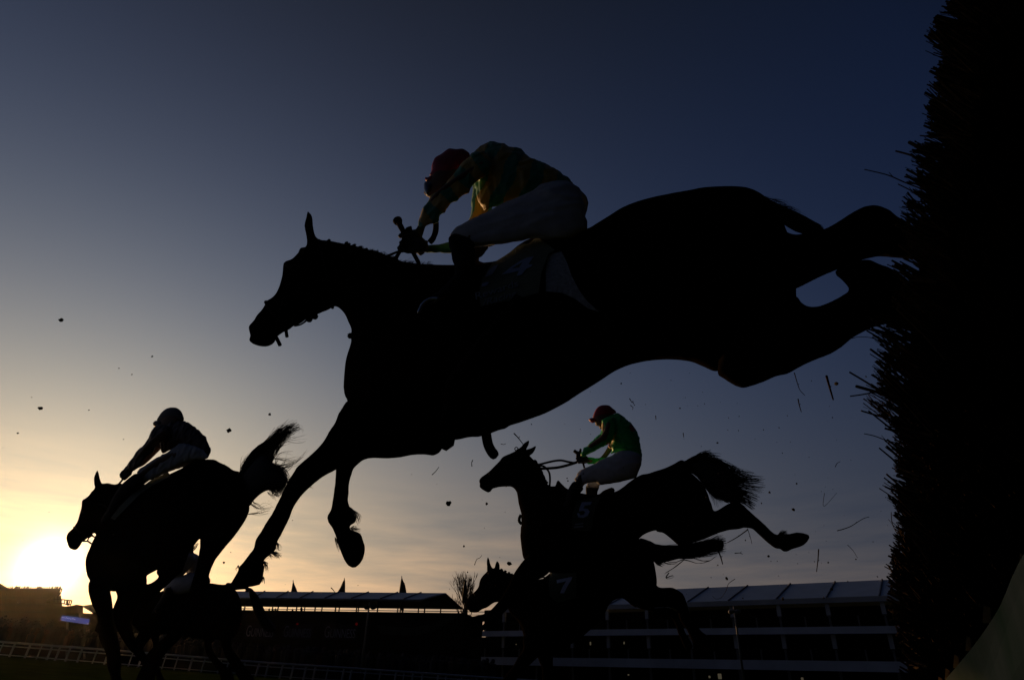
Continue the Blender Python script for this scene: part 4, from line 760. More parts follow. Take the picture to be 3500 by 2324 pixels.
while y < 2350: clumps.append((y, rnd.uniform(.5, 1.2), rnd.uniform(-.22, .22), rnd.uniform(1.12, 1.42))); y += rnd.uniform(12, 36)
def twig(m, x0, y0, dx, dy, ln, r, d0, dd, bend=.08, seg=5, n=4):
    pts = []; px, py = -dy, dx; bn = rnd.gauss(0, bend)
    for i in range(seg):
        t = i / (seg - 1); w_ = bn * ln * t * t
        pts.append(P(x0 + dx * ln * t + px * w_, y0 + dy * ln * t + py * w_, d0 + dd * t))
    m.tube(pts, [r * (1 - .45 * i / (seg - 1)) for i in range(seg)], n)
for (cy, am, da, dep) in clumps:
    tx = np.interp(cy, tipy, tipx); cxr = np.interp(cy, ey, ex)
    for k in range(rnd.randint(11, 19)):
        a = math.radians(rnd.gauss(28, 7)) + da; dx, dy = -math.cos(a), -math.sin(a)
        ty = cy + rnd.gauss(0, 9); reach = (cxr - tx) * am * rnd.uniform(.55, 1.0)
        t_x = cxr - reach; ln = (cxr + rnd.uniform(30, 110) - t_x) / math.cos(a)
        if ln < 20: continue
        twig(mb, t_x - dx * ln, ty - dy * ln, dx, dy, ln, rnd.choice([.0011,.0014,.0018,.0022,.003,.0042]), dep + rnd.uniform(-.1, .15), rnd.uniform(-.06, .06), .06)
for k in range(2600):   # brush ends over the near face
    x = rnd.uniform(3080, 3560); y = rnd.uniform(-60, 2360)
    if x < np.interp(y, ey, ex) + 10: continue
    a = math.radians(rnd.gauss(32, 10)); ln = rnd.uniform(50, 190); d = float(DH(x, y)) - rnd.uniform(-.02, .05)
    twig(mb, x, y, -math.cos(a), -math.sin(a), min(ln, max(20, (x - np.interp(y, ey, ex) + 30) / math.cos(a))), rnd.choice([.0012,.0016,.002,.003]), d, -.03, .08, 4)
side = np.array([away[1], -away[0], 0]); c0 = P(3300, 1200, float(DH(3300, 1200)))
for k in range(2200):   # bristling top of the fence along its length
    b = np.array([c0[0], c0[1], ztop - .12]) + away * rnd.uniform(.5, 7) + side * rnd.uniform(.3, .75); ln = rnd.uniform(.08, .2)
    d = np.array([rnd.gauss(-.1, .15), rnd.gauss(0, .15), 1.0]); mb.tube([b, b + d * ln * .5, b + d * ln + np.array([rnd.gauss(0, .01), rnd.gauss(0, .01), 0])], [.0022, .0018, .0012], 4)
tag(mb.build('brush_twigs', M['twig'], fence), kind='stuff')
sprigs = [([(3160,650),(3095,625),(3040,601),(3000,590),(2955,580)],5),([(3150,1175),(3060,1185),(2980,1155),(2930,1152),(2912,1157)],3),([(3130,1180),(3050,1180),(2985,1148),(2984,1146)],5),([(3120,1390),(3040,1360),(2975,1315),(2904,1272)],8),
          ([(3140,1385),(3050,1355),(2980,1335),(2926,1320)],14),([(3150,1300),(3040,1325),(2960,1346),(2906,1354)],6),([(3120,1440),(3040,1395),(2970,1367)],7),([(3110,1520),(3040,1508),(2990,1490),(2954,1482)],4),([(3280,155),(3220,145),(3170,127)],8),([(3260,468),(3200,470),(3145,464)],6),
          ([(3230,560),(3170,520),(3108,487)],16),([(3190,560),(3110,530),(3062,517)],8),([(3180,690),(3110,650),(3070,630)],5),([(3150,720),(3110,712),(3089,695)],4),([(3130,1545),(3080,1525),(3030,1510)],4),([(3070,1830),(3050,1790),(3046,1750)],3)]
for pts, w_ in sprigs:
    q = spline(pts, 14, False); m = MB(); m.tube([P(x, y, 1.22 + .1 * i / len(q)) for i, (x, y) in enumerate(q)], list(np.linspace(1.0, .75, len(q)) * w_ * .5 * 1.25 / FOC), 6)
    if w_ < 7: 
        i = len(q) // 2; m.tube([P(q[i][0], q[i][1], 1.27), P(q[i][0] - 14, q[i][1] - 16, 1.27)], [w_ * .3 / FOC * 1.2, .0006], 4)
    m.build('long_sprig', M['twig'], fence)
bd = spline([(3580,1780),(3500,1892),(3462,1965),(3420,2065),(3375,2140),(3320,2215),(3262,2285),(3226,2330),(3190,2400)], 20, False)
mb = MB(); bdd = lambda x, y: float(np.interp(x, [3190, 3800], [.86, .64]))
mb.prism([P(x, y, bdd(x, y)) for x, y in bd] + [P(3300,2560,bdd(3300,0)), P(3800,2560,bdd(3800,0)), P(3800,1780,bdd(3800,0))], away * .03 + np.array([0, 0, -.004]))
mb.build('green_board', M['board'], fence)
for x, y, h, w_ in ((3495,1915,50,18),(3372,2090,46,22),(3309,2190,38,13),(3268,2252,34,14),(3237,2296,26,10),(3212,2322,20,9)):
    m = MB(); m.prism([P(x - w_ / 2, y - h / 2, bdd(x, y) + .02), P(x - w_ / 2 - 3, y + h / 2 + 12, bdd(x, y) + .02), P(x + w_ / 2 + 4, y + h / 2 + 12, bdd(x, y) + .02), P(x + w_ / 2, y - h / 2 + 6, bdd(x, y) + .02)], away * .02); m.build('stake', M['stake'], fence)

# ================================================================== RUNNING RAIL
def RP(x, y): return P(x, y, 57.0)
def ry(x): return np.interp(x, [-300, 0, 392, 900, 1235, 1720, 2300], [2165, 2192, 2222, 2263, 2285, 2318, 2356])
rail = empty('running_rail', RP(600, 2290), 'white running rail on posts crossing the far side of the dark turf', 'rail', None)
mb = MB(); xs = np.arange(-200, 2200, 60); mb.tube([RP(x, ry(x)) for x in xs], .09, 8); mb.build('top_rail', M['rail'], rail, True)
mb = MB(); mb.tube([RP(x, ry(x) + 13) + np.array([0, .5, 0]) for x in xs], .05, 6); mb.build('rear_rail', M['rail'], rail, True)
mb = MB(); mb.tube([RP(x, ry(x) + 44) + np.array([0, .3, 0]) for x in xs], .035, 6); mb.build('lower_rail', M['rail'], rail, True)
x = -190
k = 0
while x < 2150:
    w_ = rnd.choice([.06, .09, .09]); p = RP(x, ry(x) + 4); g = np.array([p[0], p[1], float(gz(p[0], p[1])) - .3])
    m = MB(); m.tube([p + np.array([0, .25 * (k % 2), 0]), g + np.array([-.12, .25 * (k % 2), 0])], w_, 6); m.build('post', M['rail'], rail); x += rnd.choice([34, 46, 29, 52]); k += 1

# ================================================================== STANDS
def facade(xa, ya, da, xb, yb, db):
    A, B = P(xa, ya, da), P(xb, yb, db); t = B - A; t[2] = 0; ln = np.linalg.norm(t); t = t / ln
    n = np.array([-t[1], t[0], 0]);  n = n if n @ Fw > 0 else -n
    return A, t, n, ln
def at(A, t, n, s, z, back=0.0): return np.array([A[0], A[1], 0]) + t * s + n * back + np.array([0, 0, z])
def onfac(A, t, n, x, y, back=0.0):
    """world point of the facade plane seen at a pixel"""
    O = np.array([A[0], A[1], 0]) + n * back; r = ray(x, y); k = n @ (O - CAM) / (n @ r); p = CAM + r * k
    return (p - O) @ t, p[2]
FR = facade(1640, 2093, 86, 3050, 2053, 62)
zz = lambda x, y, b=0.0: onfac(*FR[:3], x, y, b)[1]
def mean(*a): return sum(a) / len(a)
z_eave = mean(zz(2355, 2074), zz(3000, 2054)); z_f1b = mean(zz(1700, 2175), zz(3000, 2164)); z_f1t = mean(zz(1700, 2155), zz(3000, 2138)); z_f2t = mean(zz(1700, 2243), zz(3000, 2260)); z_f2b = mean(zz(1700, 2271), zz(3000, 2296))
z_et = z_eave + mean(zz(2355, 2057) - zz(2355, 2074), zz(3000, 2033) - zz(3000, 2052))
sx = lambda x, y=2150: onfac(*FR[:3], x, y)[0]
s0, s1 = sx(1600), sx(3320)
base = P(2400, 2300, 70)
st = empty('hospitality_stand', (base[0], base[1], float(gz(base[0], base[1]))), 'three tier white roofed hospitality stand on the right behind the horses', 'stand')
U = lambda s, z, b=0.0: at(*FR[:3], s, z, b)
zr, rb = None, 5.0
zr = mean(onfac(*FR[:3], 2317, 2012, rb)[1], onfac(*FR[:3], 3020, 1981, rb)[1])
mb = MB(); sw = sx(1690); mb.prism([U(sw, z_et), U(sw + 3.5, zr, rb), U(s1 - 1, zr, rb), U(s1, z_et)], FR[2] * .1 + np.array([0, 0, -.12])); mb.build('roof', M['canvas'], st)
mb = MB(); mb.prism([U(sw + 3.5, zr - .01, rb + .1), U(sw, z_et, 2 * rb), U(s1, z_et, 2 * rb), U(s1 - 1, zr - .01, rb + .1)], np.array([0, 0, -.12])); mb.build('rear_roof', M['canvas'], st)
mb = MB(); mb.prism([U(sw, z_eave), U(sw, z_et - .01), U(s1, z_et - .01), U(s1, z_eave)], FR[2] * .25); mb.build('eave_fascia', M['fascia'], st)
seams = [(2350,2420),(2490,2555),(2655,2702),(2828,2856),(3010,3019),(2210,2290),(2080,2170),(1960,2060)]
for xb_, xt in seams:
    sb, s_t = sx(xb_, 2055), onfac(*FR[:3], xt, 1995, rb)[0]
    m = MB(); m.tube([U(sb, z_et + .05, 0), U(s_t, zr + .06, rb)], .09, 5); m.build('seam', M['seam'], st)
for zt, zb, sa in ((z_f1t, z_f1b, sx(1643)), (z_f2t, z_f2b, sx(1604))):
    m = MB(); m.prism([U(sa, zb, -.4), U(sa, zt, 0), U(s1, zt, 0), U(s1, zb, -.4)], FR[2] * .3); m.build('floor_fascia', M['fascia'], st)
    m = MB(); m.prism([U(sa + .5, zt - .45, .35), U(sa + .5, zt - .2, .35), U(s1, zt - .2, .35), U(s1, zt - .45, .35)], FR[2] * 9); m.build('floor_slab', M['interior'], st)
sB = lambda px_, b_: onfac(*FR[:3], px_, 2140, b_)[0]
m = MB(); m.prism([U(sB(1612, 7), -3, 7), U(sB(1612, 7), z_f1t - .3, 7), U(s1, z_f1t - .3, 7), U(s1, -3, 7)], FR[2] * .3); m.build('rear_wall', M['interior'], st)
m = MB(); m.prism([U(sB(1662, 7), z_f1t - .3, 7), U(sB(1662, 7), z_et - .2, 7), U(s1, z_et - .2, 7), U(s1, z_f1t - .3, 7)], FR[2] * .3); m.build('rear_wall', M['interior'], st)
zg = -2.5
m = MB(); m.prism([U(sB(1606, .3), zg, .3), U(sB(1606, .3), z_f2t, .3), U(sB(1610, 7), z_f2t, 7), U(sB(1610, 7), zg, 7)], FR[1] * .15); m.build('added_dark_end', M['interior'], st)  # dark end walls added to cover the bright, sunlit end of the stand
m = MB(); m.prism([U(sB(1614, .3), z_f2t, .3), U(sB(1614, .3), z_f1t, .3), U(sB(1618, 7), z_f1t, 7), U(sB(1618, 7), z_f2t, 7)], FR[1] * .15); m.build('added_dark_end', M['interior'], st)
m = MB(); m.prism([U(sB(1655, .3), z_f1t, .3), U(sB(1655, .3), z_eave, .3), U(sB(1660, 7), z_eave, 7), U(sB(1660, 7), z_f1t, 7)], FR[1] * .15); m.build('added_dark_end', M['interior'], st)
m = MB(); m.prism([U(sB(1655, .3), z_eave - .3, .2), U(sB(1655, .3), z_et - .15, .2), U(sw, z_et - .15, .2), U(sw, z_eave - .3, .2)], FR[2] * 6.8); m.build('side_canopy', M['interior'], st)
for xp in (1717, 1830, 1950, 2072, 2208, 2350, 2503, 2665, 2835, 3028):
    s = sx(xp, 2120)
    for za, zb, w_ in ((z_eave, z_eave - .55 * (z_eave - z_f1t), .42), (z_eave - .5 * (z_eave - z_f1t), z_f1t - .1, .2), (z_f1b, z_f1b - .55 * (z_f1b - z_f2t), .42), (z_f1b - .5 * (z_f1b - z_f2t), z_f2t - .1, .2), (z_f2b, zg, .25)):
        m = MB(); m.box(U(s, (za + zb) / 2, .45), FR[1] * w_, FR[2] * (.3 if w_ > .3 else .22), np.array([0, 0, za - zb])); m.build('column', M['fascia'] if w_ > .3 else M['steel'], st)
for i, xp in enumerate(np.r_[1660, 1775, 1890, 2010, 2140, 2280, 2428, 2585, 2752, 2935]):
    s = sx(xp, 2120)
    for zt in (z_f1t, z_f2t):
        m = MB(); m.box(U(s, zt + .5, .1), FR[1] * .13, FR[2] * .08, np.array([0, 0, 1.0])); m.build('rail_post', M['steel'], st)
for zt in (z_f1t, z_f2t):
    m = MB(); m.box(U((s0 + s1) / 2, zt + 1.03, .1), FR[1] * (s1 - s0), FR[2] * .06, np.array([0, 0, .06])); m.build('handrail', M['darkwall'], st)
for x, y, w_, h_ in ((2018, 2198, .16, .5), (2133, 2196, .14, .4), (1764, 2201, .15, .15), (1693, 2114, .18, .3), (1676, 2112, .12, .25), (2460, 2310, .4, .7), (2425, 2312, .2, .3), (2148, 2305, .18, .2), (2742, 2318, .25, .3)):
    s, z = onfac(*FR[:3], x, y, 6.6); m = MB(); m.box(U(s, z, 6.6), FR[1] * w_, FR[2] * .1, np.array([0, 0, h_ * .8])); m.build('lit_window', M['bulb'], st)

# central stand: marquee roof open at the back over a dark grandstand front
CF = facade(700, 2053, 74, 1439, 2038, 70)
C = lambda s, z, b=0.0: at(*CF[:3], s, z, b)
cs = lambda x, y, b=0.0: onfac(*CF[:3], x, y, b)
ze = mean(cs(830, 2050)[1], cs(1430, 2038)[1]); e0, e1 = cs(640, 2050)[0], cs(1439, 2038)[0]
dep = 9.5; rx, rz = cs(1525, 2012, dep / 2); zr2 = mean(rz, cs(830, 2033, dep / 2)[1]); bx_, bz_ = cs(1583, 2066, dep)
cen = empty('grandstand', C((e0 + e1) / 2, float(gz(*C((e0 + e1) / 2, 0)[:2]))), 'dark central grandstand under a long white marquee roof with flags along it', 'stand')
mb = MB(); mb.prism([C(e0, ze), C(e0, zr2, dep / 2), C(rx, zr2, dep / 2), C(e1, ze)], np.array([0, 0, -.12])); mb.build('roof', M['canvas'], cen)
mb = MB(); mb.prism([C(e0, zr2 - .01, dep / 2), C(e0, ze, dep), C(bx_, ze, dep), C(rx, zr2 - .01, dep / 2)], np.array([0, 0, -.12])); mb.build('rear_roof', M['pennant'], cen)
mb = MB(); mb.prism([C(e1, ze), C(rx, zr2, dep / 2), C(bx_, ze, dep)], -CF[1] * .1); mb.build('gable', M['darkwall'], cen)
mb = MB(); mb.prism([C(e0, ze - .2), C(e0, ze), C(e1, ze), C(e1, ze - .2)], CF[2] * .12); mb.build('eave', M['steel'], cen)
zb_ = cs(1100, 2075, dep)[1]
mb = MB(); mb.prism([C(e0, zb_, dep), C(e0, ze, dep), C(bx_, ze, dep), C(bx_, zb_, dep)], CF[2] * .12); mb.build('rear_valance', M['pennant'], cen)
for xs_, xe in ((870,905),(945,985),(1025,1070),(1110,1160),(1200,1260),(1300,1360),(1380,1440)):
    m = MB(); m.tube([C(cs(xs_, 2047)[0], ze + .06), C(cs(xe, 2022, dep / 2)[0], zr2 + .06, dep / 2)], .07, 5); m.build('seam', M['seam'], cen)
zw = mean(cs(900, 2090)[1], cs(1560, 2088)[1])
wl, wr = e0, cs(1584, 2150)[0]
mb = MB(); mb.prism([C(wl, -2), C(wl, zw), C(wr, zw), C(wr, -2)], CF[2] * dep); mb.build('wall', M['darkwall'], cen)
zt = cs(1100, 2083, dep - .3)[1]
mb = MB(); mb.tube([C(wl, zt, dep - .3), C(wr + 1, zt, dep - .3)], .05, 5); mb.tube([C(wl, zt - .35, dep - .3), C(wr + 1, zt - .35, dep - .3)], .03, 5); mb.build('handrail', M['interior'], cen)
for xz, b in ((320,0),(545,1),(590,0),(665,1),(740,0),(805,1),(890,0),(945,1),(1055,0),(1085,1),(1225,0),(1240,1),(1395,0),(1558,1),(1580,0),(1725,1),(1775,0),(1905,1),(2085,1)):
    x = 700 + xz / 2.362; bk = (dep - .4) if b else .3; s = cs(x, 2082, bk)[0]; m = MB()
    m.tube([C(s, zw - 3.0 if not b else zw - .2, bk), C(s, ze - .05, bk)], .08, 6)
    if not b: m.tube([C(s, ze - .6, bk), C(s + .45, ze - .1, bk)], .06, 5)
    m.build('post', M['pennant'], cen)
q = [C(*(cs(x, y, -.05)), -.05) for x, y in ((1285,2135),(1300,2165),(1420,2172),(1500,2150),(1580,2095),(1540,2098),(1480,2130),(1400,2145))]
mb = MB(); mb.prism(q, CF[2] * .04); mb.build('netting', M['net'], cen)
for xz, w_ in ((290, .3), (748, .5), (1225, .7)):
    s, z = cs(700 + xz / 2.362, 1900 + 546 / 2.362, -.3); m = MB(); m.blob(C(s, z, -.3), w_ * .26, int(xz), .1); m.build('red_lamp', M['redlamp'], cen)
for i, (xa, xb_) in enumerate(((325, 530), (628, 866), (958, 1222))):
    ya, yb = 1900 + (566 + i * 3) / 2.362, 1900 + (646 + i * 4) / 2.362; x0_, x1_ = 700 + xa / 2.362, 700 + xb_ / 2.362
    if i == 0: x1_ += 14
    a0 = cs(x0_ - 8, yb + 8, -.12); a1 = cs(x1_ + 8, ya - 8, -.12)
    bn = empty('banner', C(*a0, -.12), ['black banner with pale lettering on the central stand, partly behind a horse tail', 'black banner with pale lettering, middle of three on the central stand', 'black banner with pale lettering nearest the lamp post on the central stand'][i], 'banner', 'banners on the central stand')
    m = MB(); m.prism([C(a0[0], a0[1], -.12), C(a0[0], a1[1], -.12), C(a1[0], a1[1], -.12), C(a1[0], a0[1], -.12)], CF[2] * .08); m.build('panel', M['banner'], bn)
    (u0, v0), (u1, v1) = cs(x0_, yb, -.14), cs(x1_, ya, -.14)
    def pl(u, v, _): return C(u0 + (u1 - u0) * u, v0 + (v1 - v0) * v * .8, -.14)
    def pg(u, v, _): return C(u0 + (u1 - u0) * .17 * u, v0 + (v1 - v0) * v * 1.12, -.14)
    def pr(u, v, _): return C(u0 + (u1 - u0) * (.19 + .81 * u), v0 + (v1 - v0) * v * .85, -.14)
    text_mesh('G', pg, M['bannertext'], 'lettering', bn, .01); text_mesh('UINNESS', pr, M['bannertext'], 'lettering', bn, .01)
for i, (bx1, tx_, ty_, px_, side) in enumerate(((838, 842, 2000, 20, -1), (1002, 1002, 1984, 13, -1), (1177, 1177, 1977, 12, 1), (1375, 1373, 1970, 20, -1))):
    fl = empty('flag', P(tx_, 2030, 78), ['dark furled flag behind the roof by the raised hoof', 'dark furled flag second from the left on the marquee roof', 'dark furled flag third from the left on the marquee roof', 'dark furled flag nearest the gable end of the marquee roof'][i], 'flag', 'flags along the marquee roof')
    m = MB(); m.tube([P(tx_, ty_ - 2, 78), P(tx_ + (bx1 - tx_), 2032, 78)], .05, 6); m.build('pole', M['steel'], fl)
    sg = side
    outl = [(tx_, ty_ + 3), (tx_ + 5, ty_ + 14), (tx_ + 12, ty_ + 30), (tx_ + 15, 2032), (tx_ - 8, 2034), (tx_ - 5, ty_ + 26)] if i != 2 else [(tx_ + 1, ty_ + 2), (tx_ + 3, 2022), (tx_ + 2, 2026), (tx_ - 23, 2026), (tx_ - 14, ty_ + 30)]
    mb = MB(); Lobe(outl, lambda x, y: np.full(np.shape(x), 78.0) if np.ndim(x) else 78.0, 0, .5, 24).add(mb); mb.build('pennant', M['pennant'], fl, True)
fl = empty('flag', P(1588, 2060, 84), 'tall dark furled flag in front of the bare tree', 'flag', 'flags along the marquee roof')
m = MB(); m.tube([P(1592, 1962, 84), P(1584, 2150, 84)], .06, 6); m.build('pole', M['steel'], fl)
mb = MB(); Lobe([(1591, 1975), (1594, 2005), (1592, 2030), (1588, 2058), (1579, 2056), (1583, 2010)], lambda x, y: np.full(np.shape(x), 84.0) if np.ndim(x) else 84.0, 0, .5, 24).add(mb); mb.build('pennant', M['pennant'], fl, True)

# people on the deck, seen against the strip of sky
D0 = 71.5
def stander(x, yb, h, label):
    o = empty('person', P(x, yb, D0 + 6), label, 'person', 'spectators on the central stand'); px = h * FOC / (D0 + 6)
    df = lambda x_, y_: np.full(np.shape(x_), D0 + 6.0) if np.ndim(x_) else D0 + 6.0
    m = MB(); limb(m, [(x, yb + px * .1, px * .12), (x, yb - px * .2, px * .13), (x, yb - px * .55, px * .15), (x, yb - px * .74, px * .05)], df, 8)
    limb(m, [(x, yb - px * .78, px * .06), (x, yb - px * .95, px * .065)], df, 8)
    limb(m, [(x - px * .13, yb - px * .65, px * .05), (x - px * .22, yb - px * .4, px * .045), (x - px * .1, yb - px * .3, px * .04)], df, 6)
    limb(m, [(x + px * .13, yb - px * .65, px * .05), (x + px * .2, yb - px * .4, px * .045), (x + px * .14, yb - px * .2, px * .04)], df, 6)
    remesh(m, 'body', M['pennant'], o, .05, 1)
for x, h, lb in ((920, .62, 'spectator silhouette at the left end of the group on the stand deck'), (932, .7, 'spectator silhouette second from the left of the deck group'), (941, .66, 'spectator silhouette right of centre in the deck group'), (949, .6, 'spectator silhouette at the right end of the deck group'), (1000, .6, 'lone spectator silhouette on deck under the second flag'), (1013, .55, 'small spectator silhouette beside a post on the deck'), (1030, .85, 'taller spectator silhouette leaning on the deck rail'), (1376, .85, 'spectator silhouette under the gable end flag'), (834, .6, 'spectator silhouette beside the hanging horse tail')):
    stander(x, 2092, h * 1.0, lb)

# lamp posts
for i, (xt, yt, xb_, yb) in enumerate(((1263, 2058, 1232, 2310), (2508, 2073, 2545, 2340))):
    d = 60.0; lp = empty('lamp_post', P(xb_, yb, d), ['tall lamp post before the central stand with two floodlight heads', 'tall pale lamp post before the right hand stand'][i], 'lamp post', 'lamp posts')
    m = MB(); m.tube([P(xt, yt, d), P((xt + xb_) / 2, (yt + yb) / 2, d), P(xb_, yb, d)], [.07, .1, .13], 8); m.build('pole', M['lampgrey'], lp, True)
    for dx in (-9, 13):
        m = MB(); Lobe([(xt + dx - 10, yt + 17), (xt + dx - 6, yt + 10), (xt + dx + 7, yt + 10), (xt + dx + 11, yt + 17), (xt + dx + 4, yt + 24), (xt + dx - 6, yt + 24)], lambda x, y: np.full(np.shape(x), 60.0) if np.ndim(x) else 60.0, 0, .9, 20).add(m); m.build('lamp_head', M['pennant'] if i == 0 else M['lampgrey'], lp, True)
    m = MB(); m.tube([P(xt - 10, yt + 14, d), P(xt + 14, yt + 14, d)], .05, 6); m.build('crossarm', M['lampgrey'], lp)

# bare tree
tr = empty('bare_tree', P(1590, 2240, 120), 'leafless upright tree behind the gap between the stands', 'tree')
m = MB(); m.tube([P(1592, 2240, 120), P(1591, 2100, 120), P(1592, 2060, 120)], [.6, .45, .3], 8); m.build('trunk', M['bark'], tr)
m = MB(); tr_r = random.Random(4)
def branch(p, a, ln, r, lv):
    q = (p[0] + math.cos(a) * ln, p[1] - math.sin(a) * ln); dz = tr_r.uniform(-1.5, 1.5)
    md = ((p[0] + q[0]) / 2 + tr_r.uniform(-1, 1), (p[1] + q[1]) / 2)
    m.tube([P(*p, 120 + p_off.get(p, 0)), P(*md, 120 + dz / 2), P(*q, 120 + dz)], [r, r * .8, r * .6], 4); p_off[q] = dz
    if lv: 
        for _ in range(tr_r.choice([2, 3, 3])): branch(q, a + tr_r.gauss(0, .14) + (1.57 - a) * .35, ln * tr_r.uniform(.6, .9), r * .6, lv - 1)
p_off = {}
for k in range(34): x0 = 1592 + tr_r.uniform(-4, 4); branch((x0, tr_r.uniform(2045, 2140)), 1.57 + tr_r.gauss(0, .3), tr_r.uniform(26, 40), .12, 3)
m.build('crown', M['bark'], tr)

# ================================================================== FAR LEFT: grandstand, tents, screen, crowd
def flat(name, poly, d, th, mt, parent): m = MB(); c_ = ray(np.mean([q[0] for q in poly]), 2100); c_[2] = 0; m.prism([P(x, y, d) for x, y in reversed(poly)], c_ / np.linalg.norm(c_) * th); return m.build(name, mt, parent)
DL = 240.0
gl = empty('grandstand', P(100, 2180, DL), 'huge dark grandstand under the sun at far left, spectators along its top', 'stand')
flat('terrace', [(-260,2015),(27,2010),(203,2010),(206,2030),(199,2032),(204,2046),(211,2048),(212,2070),(243,2073),(243,2260),(-260,2235)], DL, 25, M['stone'], gl)
flat('roof', [(-260,1840),(-40,1975),(0,1993),(28,2009),(28,2016),(-260,2016)], DL - 1, 20, M['darkwall'], gl)
for y in (2040, 2062, 2088, 2112, 2135): flat('balcony', [(-260,y-2),(160,y),(160,y+5),(-260,y+4)], DL - .8, .7, M['darkwall'], gl)
gb = flat('glass_box', [(160,2046),(209,2033),(211,2060),(158,2057)], DL - 3, 2, M['glass'], gl)
for a, b in (((172,2043),(172,2058)),((185,2039),(184,2059)),((197,2036),(198,2059)),((160,2051),(210,2046))): m = MB(); m.tube([P(*a, DL - 3.2), P(*b, DL - 3.2)], .12, 5); m.build('mullion', M['stone'], gb)
for a, b in (((205,2010),(212,2012)),((212,2012),(206,2030)),((206,2030),(200,2028)),((200,2028),(206,2012)),((211,2048),(246,2052)),((246,2052),(241,2068)),((204,2060),(240,2066)),((222,2050),(219,2064)),((233,2051),(230,2066)),((212,2050),(205,2060)),((240,2051),(234,2068))):
    m = MB(); m.tube([P(*a, DL), P(*b, DL)], .22, 5); m.build('scaffold_bar', M['stone'], gl)
flat('hoist', [(226,2052),(234,2053),(233,2068),(226,2066)], DL, 2, M['stone'], gl)
for x, y, s_ in ((63,2057,.5),(127,2060,.25),(20,2030,.2)): m = MB(); m.blob(P(x, y, DL - 2), s_, int(x), .1); m.build('lamp', M['bulb'], gl)
mb = MB(); cr = random.Random(3)
def spect(m, x, y, d, h): 
    c = P(x, y, d); m.tube([c + np.array([0, 0, -.2 * h]), c + np.array([0, 0, .35 * h]), c + np.array([0, 0, .62 * h]), c + np.array([0, 0, .7 * h])], [.2 * h, .24 * h, .26 * h, .08 * h], 6)
    m.tube([c + np.array([0, 0, .7 * h]), c + np.array([0, 0, .82 * h]), c + np.array([0, 0, .97 * h])], [.09 * h, .15 * h, .08 * h], 6)
x = 28.0
while x < 205: spect(mb, x, 2011, DL + 2, cr.uniform(.55, 1.2)); x += cr.uniform(2.5, 8)
tag(mb.build('crowd', M['stone']), kind='stuff')
for i, (pt, rf, lb) in enumerate(((((228,2071),(246,2069),(262,2065),(284,2069),(284,2096),(226,2096)), ((238,2071),(262,2065),(284,2069),(286,2100),(226,2100)), 'brown tent with peaked roof behind the lit blue screen'), (((283,2069),(316,2064),(360,2052),(380,2110),(327,2096)), None, 'pale tent roof catching light right of the screen'))):
    tn = empty('marquee_tent', P(*pt[0], 165 + 4 * (1 - i)), lb, 'tent'); flat('roof', pt, 165 + 4 * (1 - i), 5, M['stone'] if i == 0 else M['canvas'], tn); flat('side', [(pt[0][0] - 2, 2094), (pt[2][0] + 40, 2098 + 4 * i), (pt[2][0] + 40, 2420), (pt[0][0] - 2, 2400)], 166 + 4 * (1 - i), 4, M['darkwall'], tn)
sc = empty('big_screen', P(256, 2130, 130), 'lit blue outdoor screen with white lettering at left', 'screen')
qd = [(211,2101.5),(306,2114.5),(303,2133),(205,2119)]
flat('display', qd, 130, .6, M['screen'], sc)
flat('casing', [(209,2099.5),(309,2113),(305,2136),(202,2121)], 130.3, .8, M['interior'], sc)
def sq(u, v): 
    a = np.array(qd[0]) * (1 - u) + np.array(qd[1]) * u; b = np.array(qd[3]) * (1 - u) + np.array(qd[2]) * u; return P(*(a * (1 - v) + b * v), 129.9)
text_mesh('Sun Racing Day', lambda u, v, _: sq(.02 + .5 * u, .48 - .22 * v), M['screentext'], 'lettering', sc, .02)
text_mesh('Cheltenham', lambda u, v, _: sq(.03 + .15 * u, .95 - .1 * v), M['screentext'], 'lettering', sc, .02); text_mesh('HD', lambda u, v, _: sq(.94 + .05 * u, .95 - .16 * v), M['screentext'], 'lettering', sc, .02)
m = MB(); m.prism([sq(.0, .88), sq(.03, .88), sq(.03, 1.0), sq(.0, 1.0)], np.array([0, .02, 0])); m.build('red_mark', M['screenred'], sc)
m = MB(); m.tube([P(230, 2122, 131), P(228, 2240, 131)], .2, 6); m.build('leg', M['steel'], sc); m = MB(); m.tube([P(290, 2130, 131), P(289, 2250, 131)], .2, 6); m.build('leg', M['steel'], sc)
en = empty('grandstand', P(540, 2250, 100), 'low dark enclosure building seen between the legs of the horses at left', 'stand')
flat('wall', [(318,2098),(560,2090),(770,2100),(770,2400),(318,2380)], 100, 8, M['darkwall'], en); flat('parapet', [(316,2092),(560,2084),(772,2094),(772,2100),(560,2090),(316,2098)], 99.8, .6, M['interior'], en)
# crowds behind the rail
mb = MB(); mw = MB()
for k in range(620):
    d = rnd.uniform(61, 66); x = rnd.uniform(-60, 1700); y = ry(x) + rnd.uniform(-14, 4); spect(mw if rnd.random() < .14 else mb, x, y, d, rnd.uniform(1.2, 1.5))
for k in range(500):
    d = rnd.uniform(80, 125); x = rnd.uniform(-40, 560); spect(mw if rnd.random() < .1 else mb, x, rnd.uniform(2140 if x < 175 else 2172, 2195) + .06 * min(x, 330), d, rnd.uniform(1.2, 1.6))
tag(mb.build('crowd', M['coat_dark']), kind='stuff'); tag(mw.build('crowd', M['coat_warm']), kind='stuff')

